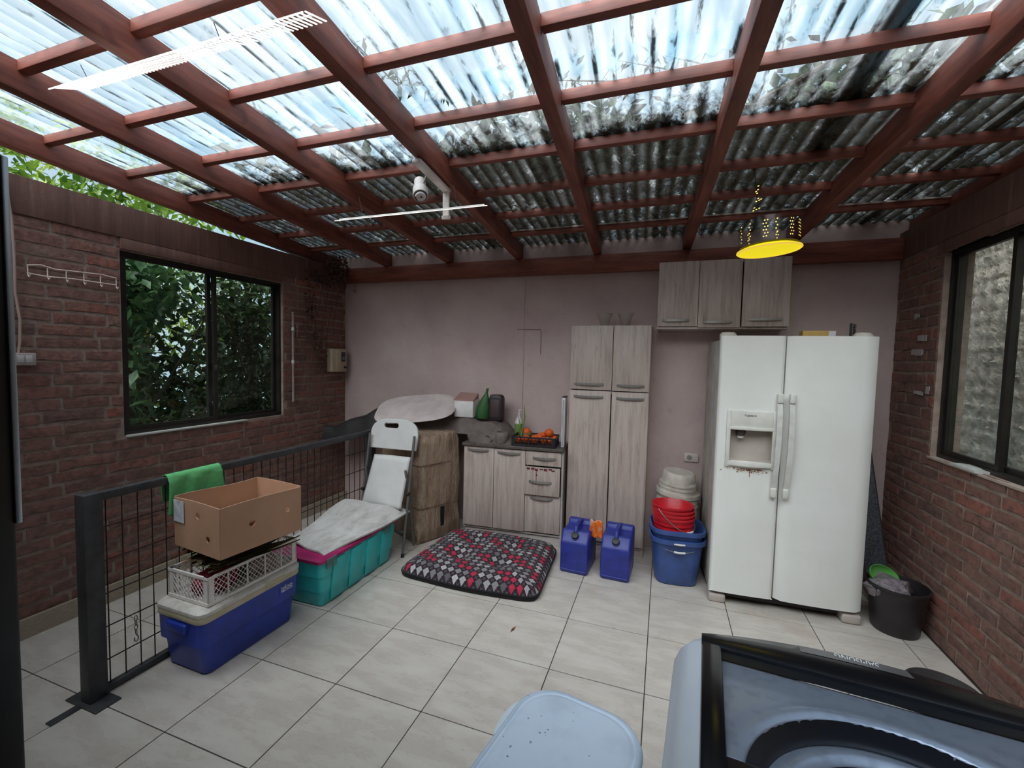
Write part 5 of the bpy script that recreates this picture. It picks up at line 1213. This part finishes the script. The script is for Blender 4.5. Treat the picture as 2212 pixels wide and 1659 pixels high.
vc = []
for k, (ya, yb, za, zb) in enumerate(((1.02, 1.30, 2.5, 1.2), (1.28, 1.10, 2.55, 1.0), (.55, .85, 2.1, 1.0), (.62, .50, 1.9, 1.0), (.9, 1.2, .9, 1.75))):
    pts = [(.03+.02*math.sin(i+k), ya+(yb-ya)*i/8+.03*math.sin(2*i+k)-1.0, za+(zb-za)*i/8+.13) for i in range(9)]
    MB().tube(pts, .004, 6).build('stem', M('vine_stem', (150, 140, 104), .7), T)
    for p in pts[::2]:
        for _ in range(3): vc.append((p[0]+random.uniform(-.05, .0), p[1]+random.uniform(-.06, .06), p[2]+random.uniform(-.06, .06)))
o = mkobj('leaves', leafmesh(np.array(vc), .07, 2.0), mat_leaf('vine_leaf', (60, 92, 66), (96, 132, 104), (160, 186, 166), .3), T); o['kind'] = 'stuff'
# dried creeper in the far left corner
cc_ = cloud(700, [(-2.84, 1.66, 2.62, .09, .20, .16), (-2.89, 1.45, 2.52, .04, .25, .12), (-2.885, 1.30, 2.15, .03, .10, .35), (-2.885, 1.42, 1.75, .03, .10, .30)])
T = thing('dry_creeper', 'brown dried creeper in the upper left corner of the brick wall', 'creeper', (-2.90, 1.5, 2.4))
o = mkobj('leaves', leafmesh(cc_-np.array((-2.90, 1.5, 2.4)), .035, 1.6), M('dead_creeper', (92, 62, 46), .9, col2=(58, 38, 32), scale=14), T); o['kind'] = 'stuff'
for k in range(5): MB().tube([(.0, -.3+.11*k, -.9+.1*k), (.0, -.25+.1*k+.03*math.sin(k), -.4), (.02, -.1+.08*k, .1), (.05, .1+.02*k, .25)], .003, 5).build('stem', BARK, T)
# leaf litter lying on the roof sheets
n = 3400
ly = 1.95-np.abs(rng.normal(0, 1.0, n))*1.05; lx = rng.random(n)*5.6-3.2
kp = (ly > -.55) & (rng.random(n) < np.clip((ly+.55)*1.3, .04, 1)); lx, ly = lx[kp], ly[kp]
lz = 2.66+RH+.034+.049*(1.82-ly)+rng.random(len(lx))*.025
LL = mkobj('leaf_litter', leafmesh(np.stack([lx, ly, lz], 1), .075, 2.4, flat=True), M('litter_brown', (74, 62, 46), .9, col2=(46, 38, 30), scale=5))
LL['kind'] = 'stuff'; LL['label'] = 'dead leaves and twigs scattered on the clear roof'; LL['category'] = 'leaf litter'
# weeds growing out of the litter near its upper edge
WD = mat_leaf('weed_leaf', (34, 36, 24), (56, 62, 38), (92, 110, 60), .3)
for k, (x, y, l) in enumerate(((-.62, -.38, 'feathery dark weed on the roof sheet right of the third rafter'), (.45, -.18, 'dense dark weeds on the roof above the tall cabinet'), (-1.5, -.30, 'green weed on the roof above the white spotlight'), (1.25, .02, 'dark weed on the roof sheet at the right'))):
    T = thing('roof_weed', l, 'weed', (x, y, 2.66+RH+.035+.049*(1.82-y)), group='weeds on the roof'); pc = []
    for s in range(7 if k == 1 else 4):
        a = rng.random()*6.28; L_ = .12+.16*rng.random(); d = np.array([math.cos(a)*.7, -abs(math.sin(a)), .25])
        if k == 1: d[0] *= 2
        off = np.array([rng.normal()*(.25 if k == 1 else .05), rng.normal()*.06, 0])
        MB().tube([tuple(off+d*L_*t_) for t_ in (0, .5, 1)], [.004, .003, .001], 5).build('stem', BARK, T)
        for t_ in np.linspace(.1, 1, 14): pc.append(off+d*L_*t_)
    o = mkobj('leaves', leafmesh(np.array(pc), .05, 3.0), WD, T); o['kind'] = 'stuff'
# old plank lying up the roof between two rafters
o = tag(MB().add([(1.20, -.95, 0), (1.29, -.95, 0), (1.33, .75, 0), (1.22, .75, 0), (1.20, -.95, .03), (1.29, -.95, .03), (1.33, .75, .03), (1.22, .75, .03)], [(0, 3, 2, 1), (4, 5, 6, 7), (0, 1, 5, 4), (1, 2, 6, 5), (2, 3, 7, 6), (3, 0, 4, 7)]).build('plank', M('old_plank', (92, 84, 76), .9, col2=(60, 54, 48), scale=6), bevel=.003), 'weathered dark plank lying on top of the clear roof', 'plank')
o.location = (0, 0, 2.66+RH+.036+.049*1.82); o.rotation_euler = (-.049, 0, 0)
